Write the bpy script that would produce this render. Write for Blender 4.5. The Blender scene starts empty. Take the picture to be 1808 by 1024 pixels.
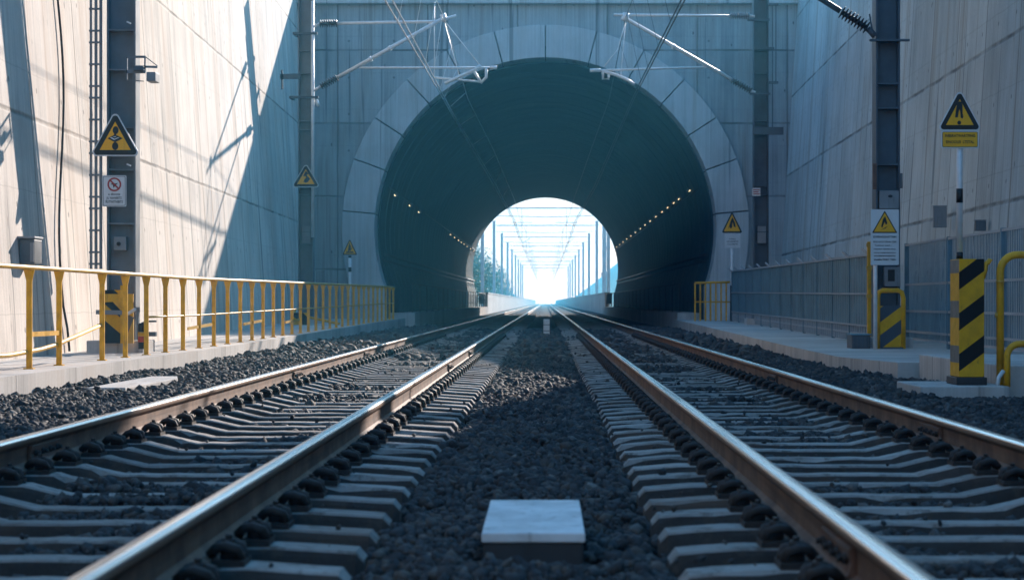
import bpy, bmesh, math, random
import numpy as np
from mathutils import Vector, Matrix

random.seed(4); RNG = np.random.default_rng(7)
R = math.radians
SC = bpy.context.scene
COL = SC.collection

# ------------------------------------------------------------------ camera
F = 3560.0                      # focal length in photo pixels (photo is 1808 wide)
VX, VY, HC = 963.0, 533.0, 0.70  # vanishing point and eye height above rail head
cam_d = bpy.data.cameras.new('camera')
cam = bpy.data.objects.new('camera', cam_d); COL.objects.link(cam)
cam.location = (0, 0, HC); cam.rotation_euler = (R(90), 0, 0)
cam_d.sensor_width = 36; cam_d.lens = 36 * F / 1808
cam_d.shift_x = -(VX - 904) / 1808; cam_d.shift_y = (VY - 512) / 1808
cam_d.clip_start = 0.1; cam_d.clip_end = 8000
cam_d.dof.use_dof = True; cam_d.dof.focus_distance = 25; cam_d.dof.aperture_fstop = 4.5
SC.camera = cam

# ------------------------------------------------------------------ sky, sun, exposure
SUN = Vector((1.0, 2.5, 1.05)).normalized()
W = bpy.data.worlds.new('World'); SC.world = W; W.use_nodes = True
wn = W.node_tree.nodes; wn.clear()
sky = wn.new('ShaderNodeTexSky'); sky.sky_type = 'NISHITA'; sky.sun_disc = False
sky.sun_elevation = math.asin(SUN.z); sky.sun_rotation = math.atan2(SUN.x, SUN.y)
sky.air_density = 1.3; sky.dust_density = 0.5; sky.ozone_density = 4.0
bg = wn.new('ShaderNodeBackground'); bg.inputs[1].default_value = 0.15
wo = wn.new('ShaderNodeOutputWorld')
tint = wn.new('ShaderNodeMix'); tint.data_type = 'RGBA'; tint.blend_type = 'MULTIPLY'; tint.inputs[0].default_value = 1
# hazy white towards the horizon, deep blue overhead
geo = wn.new('ShaderNodeNewGeometry'); sep = wn.new('ShaderNodeSeparateXYZ'); W.node_tree.links.new(geo.outputs['Incoming'], sep.inputs[0])
mr = wn.new('ShaderNodeMapRange'); mr.interpolation_type = 'SMOOTHSTEP'; mr.inputs[1].default_value = -0.04; mr.inputs[2].default_value = -0.45
W.node_tree.links.new(sep.outputs[2], mr.inputs[0])
tc_ = wn.new('ShaderNodeMix'); tc_.data_type = 'RGBA'; tc_.inputs[6].default_value = (1.16, 0.89, 0.89, 1); tc_.inputs[7].default_value = (0.47, 1.04, 1.23, 1)
W.node_tree.links.new(mr.outputs[0], tc_.inputs[0]); W.node_tree.links.new(tc_.outputs[2], tint.inputs[7])
W.node_tree.links.new(sky.outputs[0], tint.inputs[6]); W.node_tree.links.new(tint.outputs[2], bg.inputs[0]); W.node_tree.links.new(bg.outputs[0], wo.inputs[0])
sl = bpy.data.lights.new('sun', 'SUN'); sl.energy = 5.0; sl.angle = R(0.5); sl.color = (1.0, 0.87, 0.77)
so = bpy.data.objects.new('sun', sl); COL.objects.link(so)
so.rotation_euler = SUN.to_track_quat('Z', 'Y').to_euler(); so.location = (40, 60, 60)
SC.view_settings.view_transform = 'Standard'; SC.view_settings.look = 'None'
SC.view_settings.exposure = 1.05; SC.view_settings.gamma = 1
SC.cycles.use_denoising = True
SC.cycles.max_bounces = 7; SC.cycles.diffuse_bounces = 4; SC.cycles.glossy_bounces = 3
SC.cycles.volume_bounces = 0; SC.cycles.sample_clamp_indirect = 6
HAZE_DENSITY = 0.0015


def at(px, py, Y):
    return Vector(((px - VX) * Y / F, Y, HC + (VY - py) * Y / F))


# ------------------------------------------------------------------ node materials
class NT:
    def __init__(s, name):
        s.m = bpy.data.materials.new(name); s.m.use_nodes = True
        s.t = s.m.node_tree; s.t.nodes.clear()
        s.out = s.t.nodes.new('ShaderNodeOutputMaterial')
        s.b = s.t.nodes.new('ShaderNodeBsdfPrincipled')
        s.t.links.new(s.b.outputs[0], s.out.inputs[0])
        s.tc = s.t.nodes.new('ShaderNodeTexCoord')
        s.obj = s.tc.outputs['Object']

    def n(s, ty, **k):
        d = s.t.nodes.new(ty)
        for a, b in k.items(): setattr(d, a, b)
        return d

    def put(s, sock, v):
        if hasattr(v, 'is_output'): s.t.links.new(v, sock)
        elif isinstance(v, (tuple, list)) and len(v) == 3 and sock.type == 'RGBA': sock.default_value = (*v, 1)
        else: sock.default_value = v

    def math(s, op, a, b=0.0, c=0.0, clamp=False):
        d = s.n('ShaderNodeMath', operation=op, use_clamp=clamp)
        s.put(d.inputs[0], a); s.put(d.inputs[1], b); s.put(d.inputs[2], c)
        return d.outputs[0]

    def xyz(s, v=None):
        d = s.n('ShaderNodeSeparateXYZ'); s.put(d.inputs[0], v or s.obj); return d.outputs

    def comb(s, x, y, z):
        d = s.n('ShaderNodeCombineXYZ')
        for i, v in enumerate((x, y, z)): s.put(d.inputs[i], v)
        return d.outputs[0]

    def scale(s, v, sc):
        d = s.n('ShaderNodeVectorMath', operation='MULTIPLY'); s.put(d.inputs[0], v); d.inputs[1].default_value = sc
        return d.outputs[0]

    def noise(s, v, sc=5.0, det=4.0, rough=0.6):
        d = s.n('ShaderNodeTexNoise'); s.put(d.inputs['Vector'], v)
        d.inputs['Scale'].default_value = sc; d.inputs['Detail'].default_value = det
        d.inputs['Roughness'].default_value = rough
        return d.outputs[0]

    def voro(s, v, sc):
        d = s.n('ShaderNodeTexVoronoi'); s.put(d.inputs['Vector'], v); d.inputs['Scale'].default_value = sc
        return d.outputs

    def rng(s, v, a, b, c=0.0, d_=1.0, smooth=True):
        d = s.n('ShaderNodeMapRange', interpolation_type='SMOOTHSTEP' if smooth else 'LINEAR')
        s.put(d.inputs[0], v)
        for i, q in enumerate((a, b, c, d_)): d.inputs[i + 1].default_value = q
        return d.outputs[0]

    def mix(s, f, a, b, mode='MIX'):
        d = s.n('ShaderNodeMix', data_type='RGBA', blend_type=mode)
        s.put(d.inputs[0], f); s.put(d.inputs[6], a); s.put(d.inputs[7], b)
        return d.outputs[2]

    def bump(s, h, st=0.3, dist=0.01):
        d = s.n('ShaderNodeBump'); d.inputs['Strength'].default_value = st; d.inputs['Distance'].default_value = dist
        s.put(d.inputs['Height'], h); s.t.links.new(d.outputs[0], s.b.inputs['Normal'])

    def fin(s, col, rough=0.8, metal=0.0, spec=0.4):
        s.put(s.b.inputs['Base Color'], col); s.put(s.b.inputs['Roughness'], rough)
        s.put(s.b.inputs['Metallic'], metal); s.b.inputs['Specular IOR Level'].default_value = spec
        return s.m


def worn(name, base, rough=0.55, metal=0.0, var=0.25, sc=6.0, dirt=(0.05, 0.045, 0.04), dirt_amt=0.35, bump=0.12):
    t = NT(name)
    a = t.noise(t.obj, sc, 5); b = t.noise(t.scale(t.obj, (6, 6, 0.7)), sc * 0.7, 4)
    c = t.mix(t.rng(a, 0.3, 0.7, 0, 1), tuple(x * (1 - var) for x in base), tuple(min(1, x * (1 + var * 0.6)) for x in base))
    d = t.rng(b, 0.56, 0.75, 0, dirt_amt)
    c = t.mix(d, c, dirt)
    t.bump(a, bump, 0.004)
    return t.fin(c, t.rng(a, 0.2, 0.8, rough * 0.8, min(1, rough * 1.25)), metal)


def concrete(name, base, axis='y', uj=3.0, vj=3.15, u0=0.0, v0=0.0, tint=(1, 1, 1), streak=1.0, jw=0.018, pits=True, rough=0.85, stain=1.0):
    t = NT(name)
    x, y, z = t.xyz()
    u, o = (y, x) if axis == 'y' else (x, y)
    vec_f = t.comb(t.math('MULTIPLY', u, 14.0), t.math('MULTIPLY', o, 1.0), t.math('MULTIPLY', z, 0.22))
    fine = t.noise(vec_f, 1.0, 5, 0.65)
    vec_w = t.comb(t.math('MULTIPLY', u, 1.3), t.math('MULTIPLY', o, 0.3), t.math('MULTIPLY', z, 0.12))
    wide = t.noise(vec_w, 1.0, 4, 0.55)
    vec_b = t.comb(t.math('MULTIPLY', u, 38.0), o, t.math('MULTIPLY', z, 0.5))
    board = t.noise(vec_b, 1.0, 3, 0.6)
    blot = t.noise(t.obj, 0.55, 6, 0.65)
    grain = t.noise(t.obj, 26.0, 4, 0.7)
    k = t.math('ADD', t.math('MULTIPLY', t.math('SUBTRACT', fine, 0.5), 0.55 * streak), 1.0)
    k = t.math('ADD', k, t.math('MULTIPLY', t.math('SUBTRACT', wide, 0.5), 0.75 * streak))
    k = t.math('ADD', k, t.math('MULTIPLY', t.math('SUBTRACT', blot, 0.5), 0.75))
    k = t.math('ADD', k, t.math('MULTIPLY', t.math('SUBTRACT', grain, 0.5), 0.25))
    k = t.math('ADD', k, t.math('MULTIPLY', t.math('SUBTRACT', board, 0.5), 0.22 * streak))
    cell = t.comb(t.math('FLOOR', t.math('DIVIDE', t.math('ADD', u, u0), uj)), t.math('FLOOR', t.math('DIVIDE', t.math('ADD', z, v0), vj)), 3.7)
    wn_ = t.n('ShaderNodeTexWhiteNoise'); t.put(wn_.inputs['Vector'], cell)
    k = t.math('ADD', k, t.math('MULTIPLY', t.math('SUBTRACT', wn_.outputs['Value'], 0.5), 0.22))
    # formwork joints, wobbled a little, the lift joints weeping dirt downwards
    wob = t.math('MULTIPLY', t.math('SUBTRACT', t.noise(t.obj, 1.7, 4), 0.5), 0.05)
    fu = t.math('ABSOLUTE', t.math('SUBTRACT', t.math('FRACT', t.math('DIVIDE', t.math('ADD', t.math('ADD', u, u0), wob), uj)), 0.5))
    ju = t.rng(fu, 0.5 - 1.6 * jw / uj, 0.5 - 0.3 * jw / uj)
    vv = t.math('FRACT', t.math('DIVIDE', t.math('ADD', t.math('ADD', z, v0), wob), vj))
    fv = t.math('ABSOLUTE', t.math('SUBTRACT', vv, 0.5))
    jv = t.rng(fv, 0.5 - 1.9 * jw / vj, 0.5 - 0.3 * jw / vj)
    weep = t.math('MULTIPLY', t.rng(vv, 0.68, 1.0), t.rng(fine, 0.42, 0.72))
    v2 = t.math('ABSOLUTE', t.math('SUBTRACT', t.math('FRACT', t.math('DIVIDE', t.math('ADD', t.math('ADD', z, v0 + vj * 0.31), wob), vj * 0.5)), 0.5))
    j2 = t.rng(v2, 0.5 - 1.2 * jw / vj, 0.5)
    brk = t.rng(t.noise(t.obj, 0.9, 5), 0.35, 0.62, 0.25, 1.0)
    col = t.mix(1.0, base, t.comb(k, k, k), 'MULTIPLY')
    dk = tuple(b * 0.22 * q for b, q in zip(base, (1.0, 0.9, 0.8)))
    col = t.mix(t.math('MULTIPLY', ju, 0.7), col, dk)
    col = t.mix(t.math('MULTIPLY', t.math('MULTIPLY', jv, brk), 0.92), col, dk)
    col = t.mix(t.math('MULTIPLY', j2, 0.22), col, dk)
    col = t.mix(t.math('MULTIPLY', weep, 0.5), col, tuple(b * 0.42 for b in base))
    band = t.math('MULTIPLY', t.rng(wide, 0.50, 0.66), t.rng(fine, 0.30, 0.62))
    col = t.mix(t.math('MULTIPLY', band, 0.55 * stain), col, tuple(b * q for b, q in zip(base, (0.60, 0.50, 0.42))))
    run = t.rng(t.noise(t.comb(t.math('MULTIPLY', u, 5.0), o, t.math('MULTIPLY', z, 0.16)), 1.0, 3, 0.5), 0.60, 0.70)
    col = t.mix(t.math('MULTIPLY', run, 0.6 * stain), col, tuple(b * 0.40 for b in base))
    h = t.math('ADD', t.math('MULTIPLY', board, 0.6), t.math('MULTIPLY', grain, 0.5))
    h = t.math('SUBTRACT', h, t.math('MULTIPLY', t.math('MAXIMUM', ju, jv), 2.5))
    if pits:
        hu = t.math('SUBTRACT', t.math('FRACT', t.math('ADD', t.math('DIVIDE', t.math('ADD', u, u0), uj * 0.5), 0.25)), 0.5)
        hv = t.math('SUBTRACT', t.math('FRACT', t.math('ADD', t.math('DIVIDE', t.math('ADD', z, v0), vj * 0.5), 0.25)), 0.5)
        hd = t.math('SQRT', t.math('ADD', t.math('POWER', t.math('MULTIPLY', hu, uj * 0.5), 2.0), t.math('POWER', t.math('MULTIPLY', hv, vj * 0.5), 2.0)))
        tie = t.rng(hd, 0.028, 0.045, 1, 0)
        vp = t.comb(t.math('MULTIPLY', u, 3.1), o, t.math('MULTIPLY', z, 1.5))
        vo = t.voro(vp, 1.0)
        pit = t.math('MULTIPLY', t.rng(vo[0], 0.05, 0.10, 1, 0), t.math('GREATER_THAN', t.xyz(vo[1])[0], 0.55))
        drip = t.rng(t.noise(t.comb(t.math('MULTIPLY', u, 9.0), o, t.math('MULTIPLY', z, 1.6)), 1.0, 2), 0.71, 0.77)
        pit = t.math('MAXIMUM', pit, t.math('MULTIPLY', drip, 0.8))
        col = t.mix(t.math('MULTIPLY', tie, 0.65), col, dk)
        col = t.mix(t.math('MULTIPLY', pit, 0.8), col, dk)
        pit = t.math('MAXIMUM', pit, tie)
        h = t.math('SUBTRACT', h, pit)
    t.bump(h, 0.35, 0.012)
    return t.fin(col, rough, 0.0, 0.3)


def stripes(name, c1, c2, period, kx, kz, off=0.0, duty=0.5):
    t = NT(name)
    x, y, z = t.xyz()
    w = t.math('ADD', t.math('MULTIPLY', x, kx), t.math('MULTIPLY', z, kz))
    f = t.math('FRACT', t.math('ADD', t.math('DIVIDE', w, period), off + 50.0))
    s = t.math('GREATER_THAN', f, duty)
    nz = t.noise(t.obj, 9, 5)
    scr = t.rng(t.noise(t.scale(t.obj, (8, 8, 2.5)), 4.0, 6, 0.7), 0.62, 0.7, 0, 0.55)
    col = t.mix(s, c1, c2)
    col = t.mix(t.rng(nz, 0.3, 0.8, 0, 0.22), col, (0.05, 0.042, 0.035))
    col = t.mix(scr, col, (0.055, 0.05, 0.046))
    t.bump(nz, 0.1, 0.003)
    return t.fin(col, t.rng(nz, 0.2, 0.8, 0.5, 0.75), 0.0, 0.22)


YEL = (0.74, 0.37, 0.012)
M = {}
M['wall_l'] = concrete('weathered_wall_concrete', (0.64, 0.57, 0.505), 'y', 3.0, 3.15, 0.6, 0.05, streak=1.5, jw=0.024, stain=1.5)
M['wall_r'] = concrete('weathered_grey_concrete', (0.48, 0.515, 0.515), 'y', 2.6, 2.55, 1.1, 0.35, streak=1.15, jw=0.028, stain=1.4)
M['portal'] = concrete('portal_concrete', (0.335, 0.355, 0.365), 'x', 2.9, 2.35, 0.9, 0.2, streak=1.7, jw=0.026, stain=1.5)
M['ring'] = concrete('arch_ring_concrete', (0.47, 0.485, 0.49), 'x', 50.0, 50.0, 9.0, 9.0, streak=1.2, pits=False, stain=1.3)
M['kerb'] = concrete('kerb_concrete', (0.50, 0.47, 0.44), 'y', 2.4, 40.0, 0.0, 9.0, streak=1.5, jw=0.012, pits=False)
M['slab'] = concrete('slab_concrete', (0.46, 0.44, 0.42), 'x', 30.0, 40.0, 9.0, 9.0, streak=1.0, pits=False)
M['steel'] = worn('grey_painted_steel', (0.165, 0.18, 0.195), 0.5, 0.0, 0.15, 3.0, (0.09, 0.07, 0.055), 0.4)
M['steel_d'] = worn('dark_blue_grey_steel', (0.075, 0.095, 0.115), 0.5, 0.0, 0.2, 3.0)
M['mast_l'] = worn('haze_paled_galvanised_mast', (0.72, 0.74, 0.76), 0.5, 0.05, 0.12, 3.0)  # galvanised tone paled so the far masts look faded by haze
M['galv'] = worn('galvanised_tube', (0.70, 0.71, 0.72), 0.45, 0.2, 0.1, 8.0, (0.3, 0.29, 0.28), 0.2)
M['wire'] = worn('wire_metal', (0.82, 0.82, 0.82), 0.4, 0.1, 0.1, 5.0)
M['wire_d'] = worn('tarnished_wire', (0.10, 0.11, 0.12), 0.5, 0.4, 0.1, 5.0)
M['insul'] = worn('brown_porcelain', (0.075, 0.055, 0.05), 0.3, 0.0, 0.2, 8.0)
M['yel'] = worn('yellow_paint', YEL, 0.5, 0.0, 0.2, 7.0, (0.16, 0.08, 0.035), 0.6)
M['yel_rail'] = worn('pale_yellow_paint', (0.62, 0.36, 0.06), 0.45, 0.0, 0.12, 7.0, (0.25, 0.14, 0.06), 0.35)
M['sign_yel'] = worn('sign_yellow', (0.86, 0.41, 0.008), 0.4, 0.0, 0.05, 3.0, (0.3, 0.2, 0.05), 0.15, 0.02)
M['sign_blk'] = worn('sign_black', (0.012, 0.011, 0.011), 0.4, 0.0, 0.1, 3.0, (0.05, 0.045, 0.04), 0.2, 0.02)
M['sign_wht'] = worn('sign_white', (0.62, 0.63, 0.64), 0.4, 0.0, 0.05, 3.0, (0.3, 0.28, 0.25), 0.25, 0.02)
M['sign_red'] = worn('sign_red', (0.36, 0.025, 0.02), 0.4, 0.0, 0.08, 3.0, bump=0.02)
M['black'] = worn('black_metal', (0.02, 0.02, 0.022), 0.5, 0.0, 0.2, 6.0)
M['red'] = worn('red_paint', (0.5, 0.06, 0.02), 0.4, 0.0, 0.1, 6.0)
M['box'] = worn('grey_cabinet_paint', (0.22, 0.23, 0.24), 0.5, 0.0, 0.1, 5.0)
M['box_d'] = worn('dark_cabinet_paint', (0.10, 0.11, 0.12), 0.5, 0.0, 0.15, 5.0)
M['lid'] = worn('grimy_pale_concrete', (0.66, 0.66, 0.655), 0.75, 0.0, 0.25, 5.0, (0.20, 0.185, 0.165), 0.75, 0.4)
M['dark_conc'] = worn('dark_block_concrete', (0.045, 0.045, 0.047), 0.8, 0.0, 0.3, 8.0)  # block body in an even tone far darker than its lid
M['white'] = worn('white_painted_concrete', (0.80, 0.81, 0.82), 0.6, 0.0, 0.12, 7.0, (0.25, 0.24, 0.22), 0.4)
M['fence'] = worn('blue_grey_fence_metal', (0.115, 0.205, 0.255), 0.5, 0.1, 0.25, 2.0, (0.09, 0.09, 0.09), 0.4)
M['fence_l'] = worn('light_fence_metal', (0.34, 0.37, 0.40), 0.45, 0.2, 0.15, 3.0)
M['haz'] = stripes('hazard_black_yellow', (0.74, 0.38, 0.012), (0.008, 0.008, 0.008), 0.38, -0.75, 1.0, 0.316, 0.57)
M['haz_side'] = stripes('hazard_grey_yellow', (0.74, 0.38, 0.012), (0.17, 0.165, 0.15), 0.42, 0.0, 1.0, 0.5, 0.62)
M['haz_g'] = stripes('hazard_blue_yellow', (0.74, 0.38, 0.012), (0.07, 0.09, 0.11), 0.40, -0.75, 1.0, 0.2, 0.48)
M['haz_l'] = stripes('hazard_dark_yellow', (0.74, 0.38, 0.012), (0.025, 0.03, 0.035), 0.52, 0.85, 1.0, 0.3, 0.42)


def m_rail():
    t = NT('rusty_rail_steel')
    a = t.noise(t.obj, 3.0, 6, 0.65); b = t.noise(t.scale(t.obj, (20, 0.6, 20)), 1.5, 5)
    c = t.mix(t.rng(a, 0.3, 0.7), (0.078, 0.043, 0.029), (0.215, 0.122, 0.078))
    c = t.mix(t.rng(b, 0.5, 0.72, 0, 0.6), c, (0.05, 0.03, 0.024))
    t.bump(a, 0.25, 0.004)
    return t.fin(c, 0.75)


def m_head():
    t = NT('polished_rail_head')
    b = t.noise(t.scale(t.obj, (60, 0.25, 60)), 1.0, 5, 0.6)
    g = t.noise(t.obj, 30.0, 4)
    c = t.mix(t.rng(b, 0.35, 0.7), (0.62, 0.61, 0.60), (0.46, 0.44, 0.42))
    c = t.mix(t.rng(g, 0.66, 0.75, 0, 0.5), c, (0.16, 0.11, 0.085))
    t.bump(b, 0.06, 0.002)
    return t.fin(c, t.rng(b, 0.3, 0.75, 0.17, 0.36), 0.95)


def m_gauge():
    t = NT('rail_head_side')
    b = t.noise(t.scale(t.obj, (30, 0.5, 30)), 1.5, 5, 0.6)
    c = t.mix(t.rng(b, 0.35, 0.65), (0.30, 0.20, 0.14), (0.19, 0.11, 0.07))
    return t.fin(c, 0.5, 0.35)


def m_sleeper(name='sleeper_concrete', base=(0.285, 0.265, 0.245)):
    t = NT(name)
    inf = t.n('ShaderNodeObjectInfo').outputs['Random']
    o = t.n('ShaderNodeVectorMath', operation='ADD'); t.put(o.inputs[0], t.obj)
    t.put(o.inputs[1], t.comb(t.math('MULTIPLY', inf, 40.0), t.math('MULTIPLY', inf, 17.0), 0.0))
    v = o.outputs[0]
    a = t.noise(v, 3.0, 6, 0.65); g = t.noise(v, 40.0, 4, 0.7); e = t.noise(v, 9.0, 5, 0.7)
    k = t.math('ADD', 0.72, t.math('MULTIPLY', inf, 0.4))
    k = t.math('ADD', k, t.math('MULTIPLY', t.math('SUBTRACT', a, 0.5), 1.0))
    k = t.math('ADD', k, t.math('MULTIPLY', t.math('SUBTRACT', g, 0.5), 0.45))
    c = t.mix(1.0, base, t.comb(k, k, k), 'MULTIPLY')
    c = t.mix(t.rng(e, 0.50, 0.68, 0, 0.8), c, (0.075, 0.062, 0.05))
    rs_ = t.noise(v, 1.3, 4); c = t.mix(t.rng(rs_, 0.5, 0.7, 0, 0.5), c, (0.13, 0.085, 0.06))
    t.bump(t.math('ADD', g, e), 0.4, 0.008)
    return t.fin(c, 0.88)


def m_stone(name, bright=1.0):
    t = NT(name)
    at_ = t.n('ShaderNodeAttribute'); at_.attribute_name = 'tone'
    f = at_.outputs['Fac']
    r = t.n('ShaderNodeValToRGB'); t.put(r.inputs[0], f)
    cr = r.color_ramp
    cr.elements[0].color = tuple(x * bright for x in (0.016, 0.017, 0.02)) + (1,)
    cr.elements[1].color = tuple(x * bright for x in (0.17, 0.155, 0.14)) + (1,)
    for p, c in ((0.3, (0.028, 0.030, 0.033)), (0.55, (0.05, 0.050, 0.051)), (0.72, (0.085, 0.068, 0.054)), (0.86, (0.10, 0.097, 0.092))):
        e = cr.elements.new(p); e.color = tuple(x * bright for x in c) + (1,)
    g = t.noise(t.obj, 60.0, 4, 0.7)
    c = t.mix(t.rng(g, 0.3, 0.75, 0, 0.5), r.outputs[0], (0.028, 0.027, 0.027))
    t.bump(g, 0.4, 0.006)
    return t.fin(c, 0.8)


def m_bed():
    t = NT('ballast_bed')
    v = t.voro(t.obj, 14.0); g = t.noise(t.obj, 20.0, 5)
    k = t.rng(v[0], 0.0, 0.7, 1.2, 0.3)
    c = t.mix(1.0, (0.04, 0.041, 0.044), t.comb(k, k, k), 'MULTIPLY')
    c = t.mix(t.rng(g, 0.55, 0.8, 0, 0.5), c, (0.075, 0.068, 0.06))
    t.bump(t.math('SUBTRACT', g, v[0]), 1.0, 0.05)
    return t.fin(c, 0.9)


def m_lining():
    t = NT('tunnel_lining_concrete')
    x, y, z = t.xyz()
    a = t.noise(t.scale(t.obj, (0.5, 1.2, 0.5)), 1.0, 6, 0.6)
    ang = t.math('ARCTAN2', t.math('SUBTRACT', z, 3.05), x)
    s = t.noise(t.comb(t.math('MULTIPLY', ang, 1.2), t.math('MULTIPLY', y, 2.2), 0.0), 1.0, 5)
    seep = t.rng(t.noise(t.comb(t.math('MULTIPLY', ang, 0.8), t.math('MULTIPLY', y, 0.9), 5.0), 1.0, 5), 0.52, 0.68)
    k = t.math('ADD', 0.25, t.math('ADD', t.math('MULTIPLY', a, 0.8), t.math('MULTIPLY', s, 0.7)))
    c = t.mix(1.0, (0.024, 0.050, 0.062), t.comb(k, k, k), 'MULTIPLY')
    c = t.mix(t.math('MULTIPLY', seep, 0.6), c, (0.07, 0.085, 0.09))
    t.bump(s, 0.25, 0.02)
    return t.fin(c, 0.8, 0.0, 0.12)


def m_plain(name, a, b, sc=0.3, rough=0.9, bump=0.3, bd=0.1):
    t = NT(name)
    n1 = t.noise(t.obj, sc, 7, 0.65)
    t.bump(n1, bump, bd)
    return t.fin(t.mix(t.rng(n1, 0.35, 0.65), a, b), rough)


def m_lamp():
    t = NT('lamp_glow')
    t.b.inputs['Emission Color'].default_value = (1.0, 0.74, 0.40, 1); t.b.inputs['Emission Strength'].default_value = 1.1
    return t.fin((0.8, 0.75, 0.6), 0.4)


M['rail'] = m_rail(); M['head'] = m_head(); M['gauge'] = m_gauge(); M['sleeper'] = m_sleeper(); M['sleeper_side'] = m_sleeper('shade_darkened_sleeper_side', (0.048, 0.045, 0.043))  # sleeper sides get a near-black tone that paints in their shade
M['stone'] = m_stone('ballast_stone'); M['bed'] = m_bed(); M['lining'] = m_lining(); M['lamp'] = m_lamp()
M['grass'] = m_plain('grass_ground', (0.05, 0.075, 0.025), (0.09, 0.10, 0.04))
M['hill'] = m_plain('wooded_hill', (0.04, 0.06, 0.03), (0.08, 0.10, 0.05), 0.05, 0.95, 0.6, 2.0)
M['leaf'] = m_plain('leaves', (0.09, 0.13, 0.04), (0.20, 0.21, 0.06), 0.4, 0.7)
M['clip'] = worn('rusty_spring_clip', (0.034, 0.027, 0.024), 0.65, 0.1, 0.4, 20.0)
M['plate'] = worn('rusty_plate', (0.15, 0.085, 0.06), 0.65, 0.2, 0.35, 12.0)
M['parapet'] = concrete('parapet_concrete', (0.55, 0.53, 0.50), 'y', 2.0, 30.0, 0.0, 9.0, streak=0.8, pits=False, jw=0.05)


# ------------------------------------------------------------------ mesh building
def basis(d):
    d = d.normalized()
    up = Vector((0, 0, 1)) if abs(d.z) < 0.95 else Vector((0, 1, 0))
    a = d.cross(up).normalized(); b = a.cross(d).normalized()
    return a, b


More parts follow.
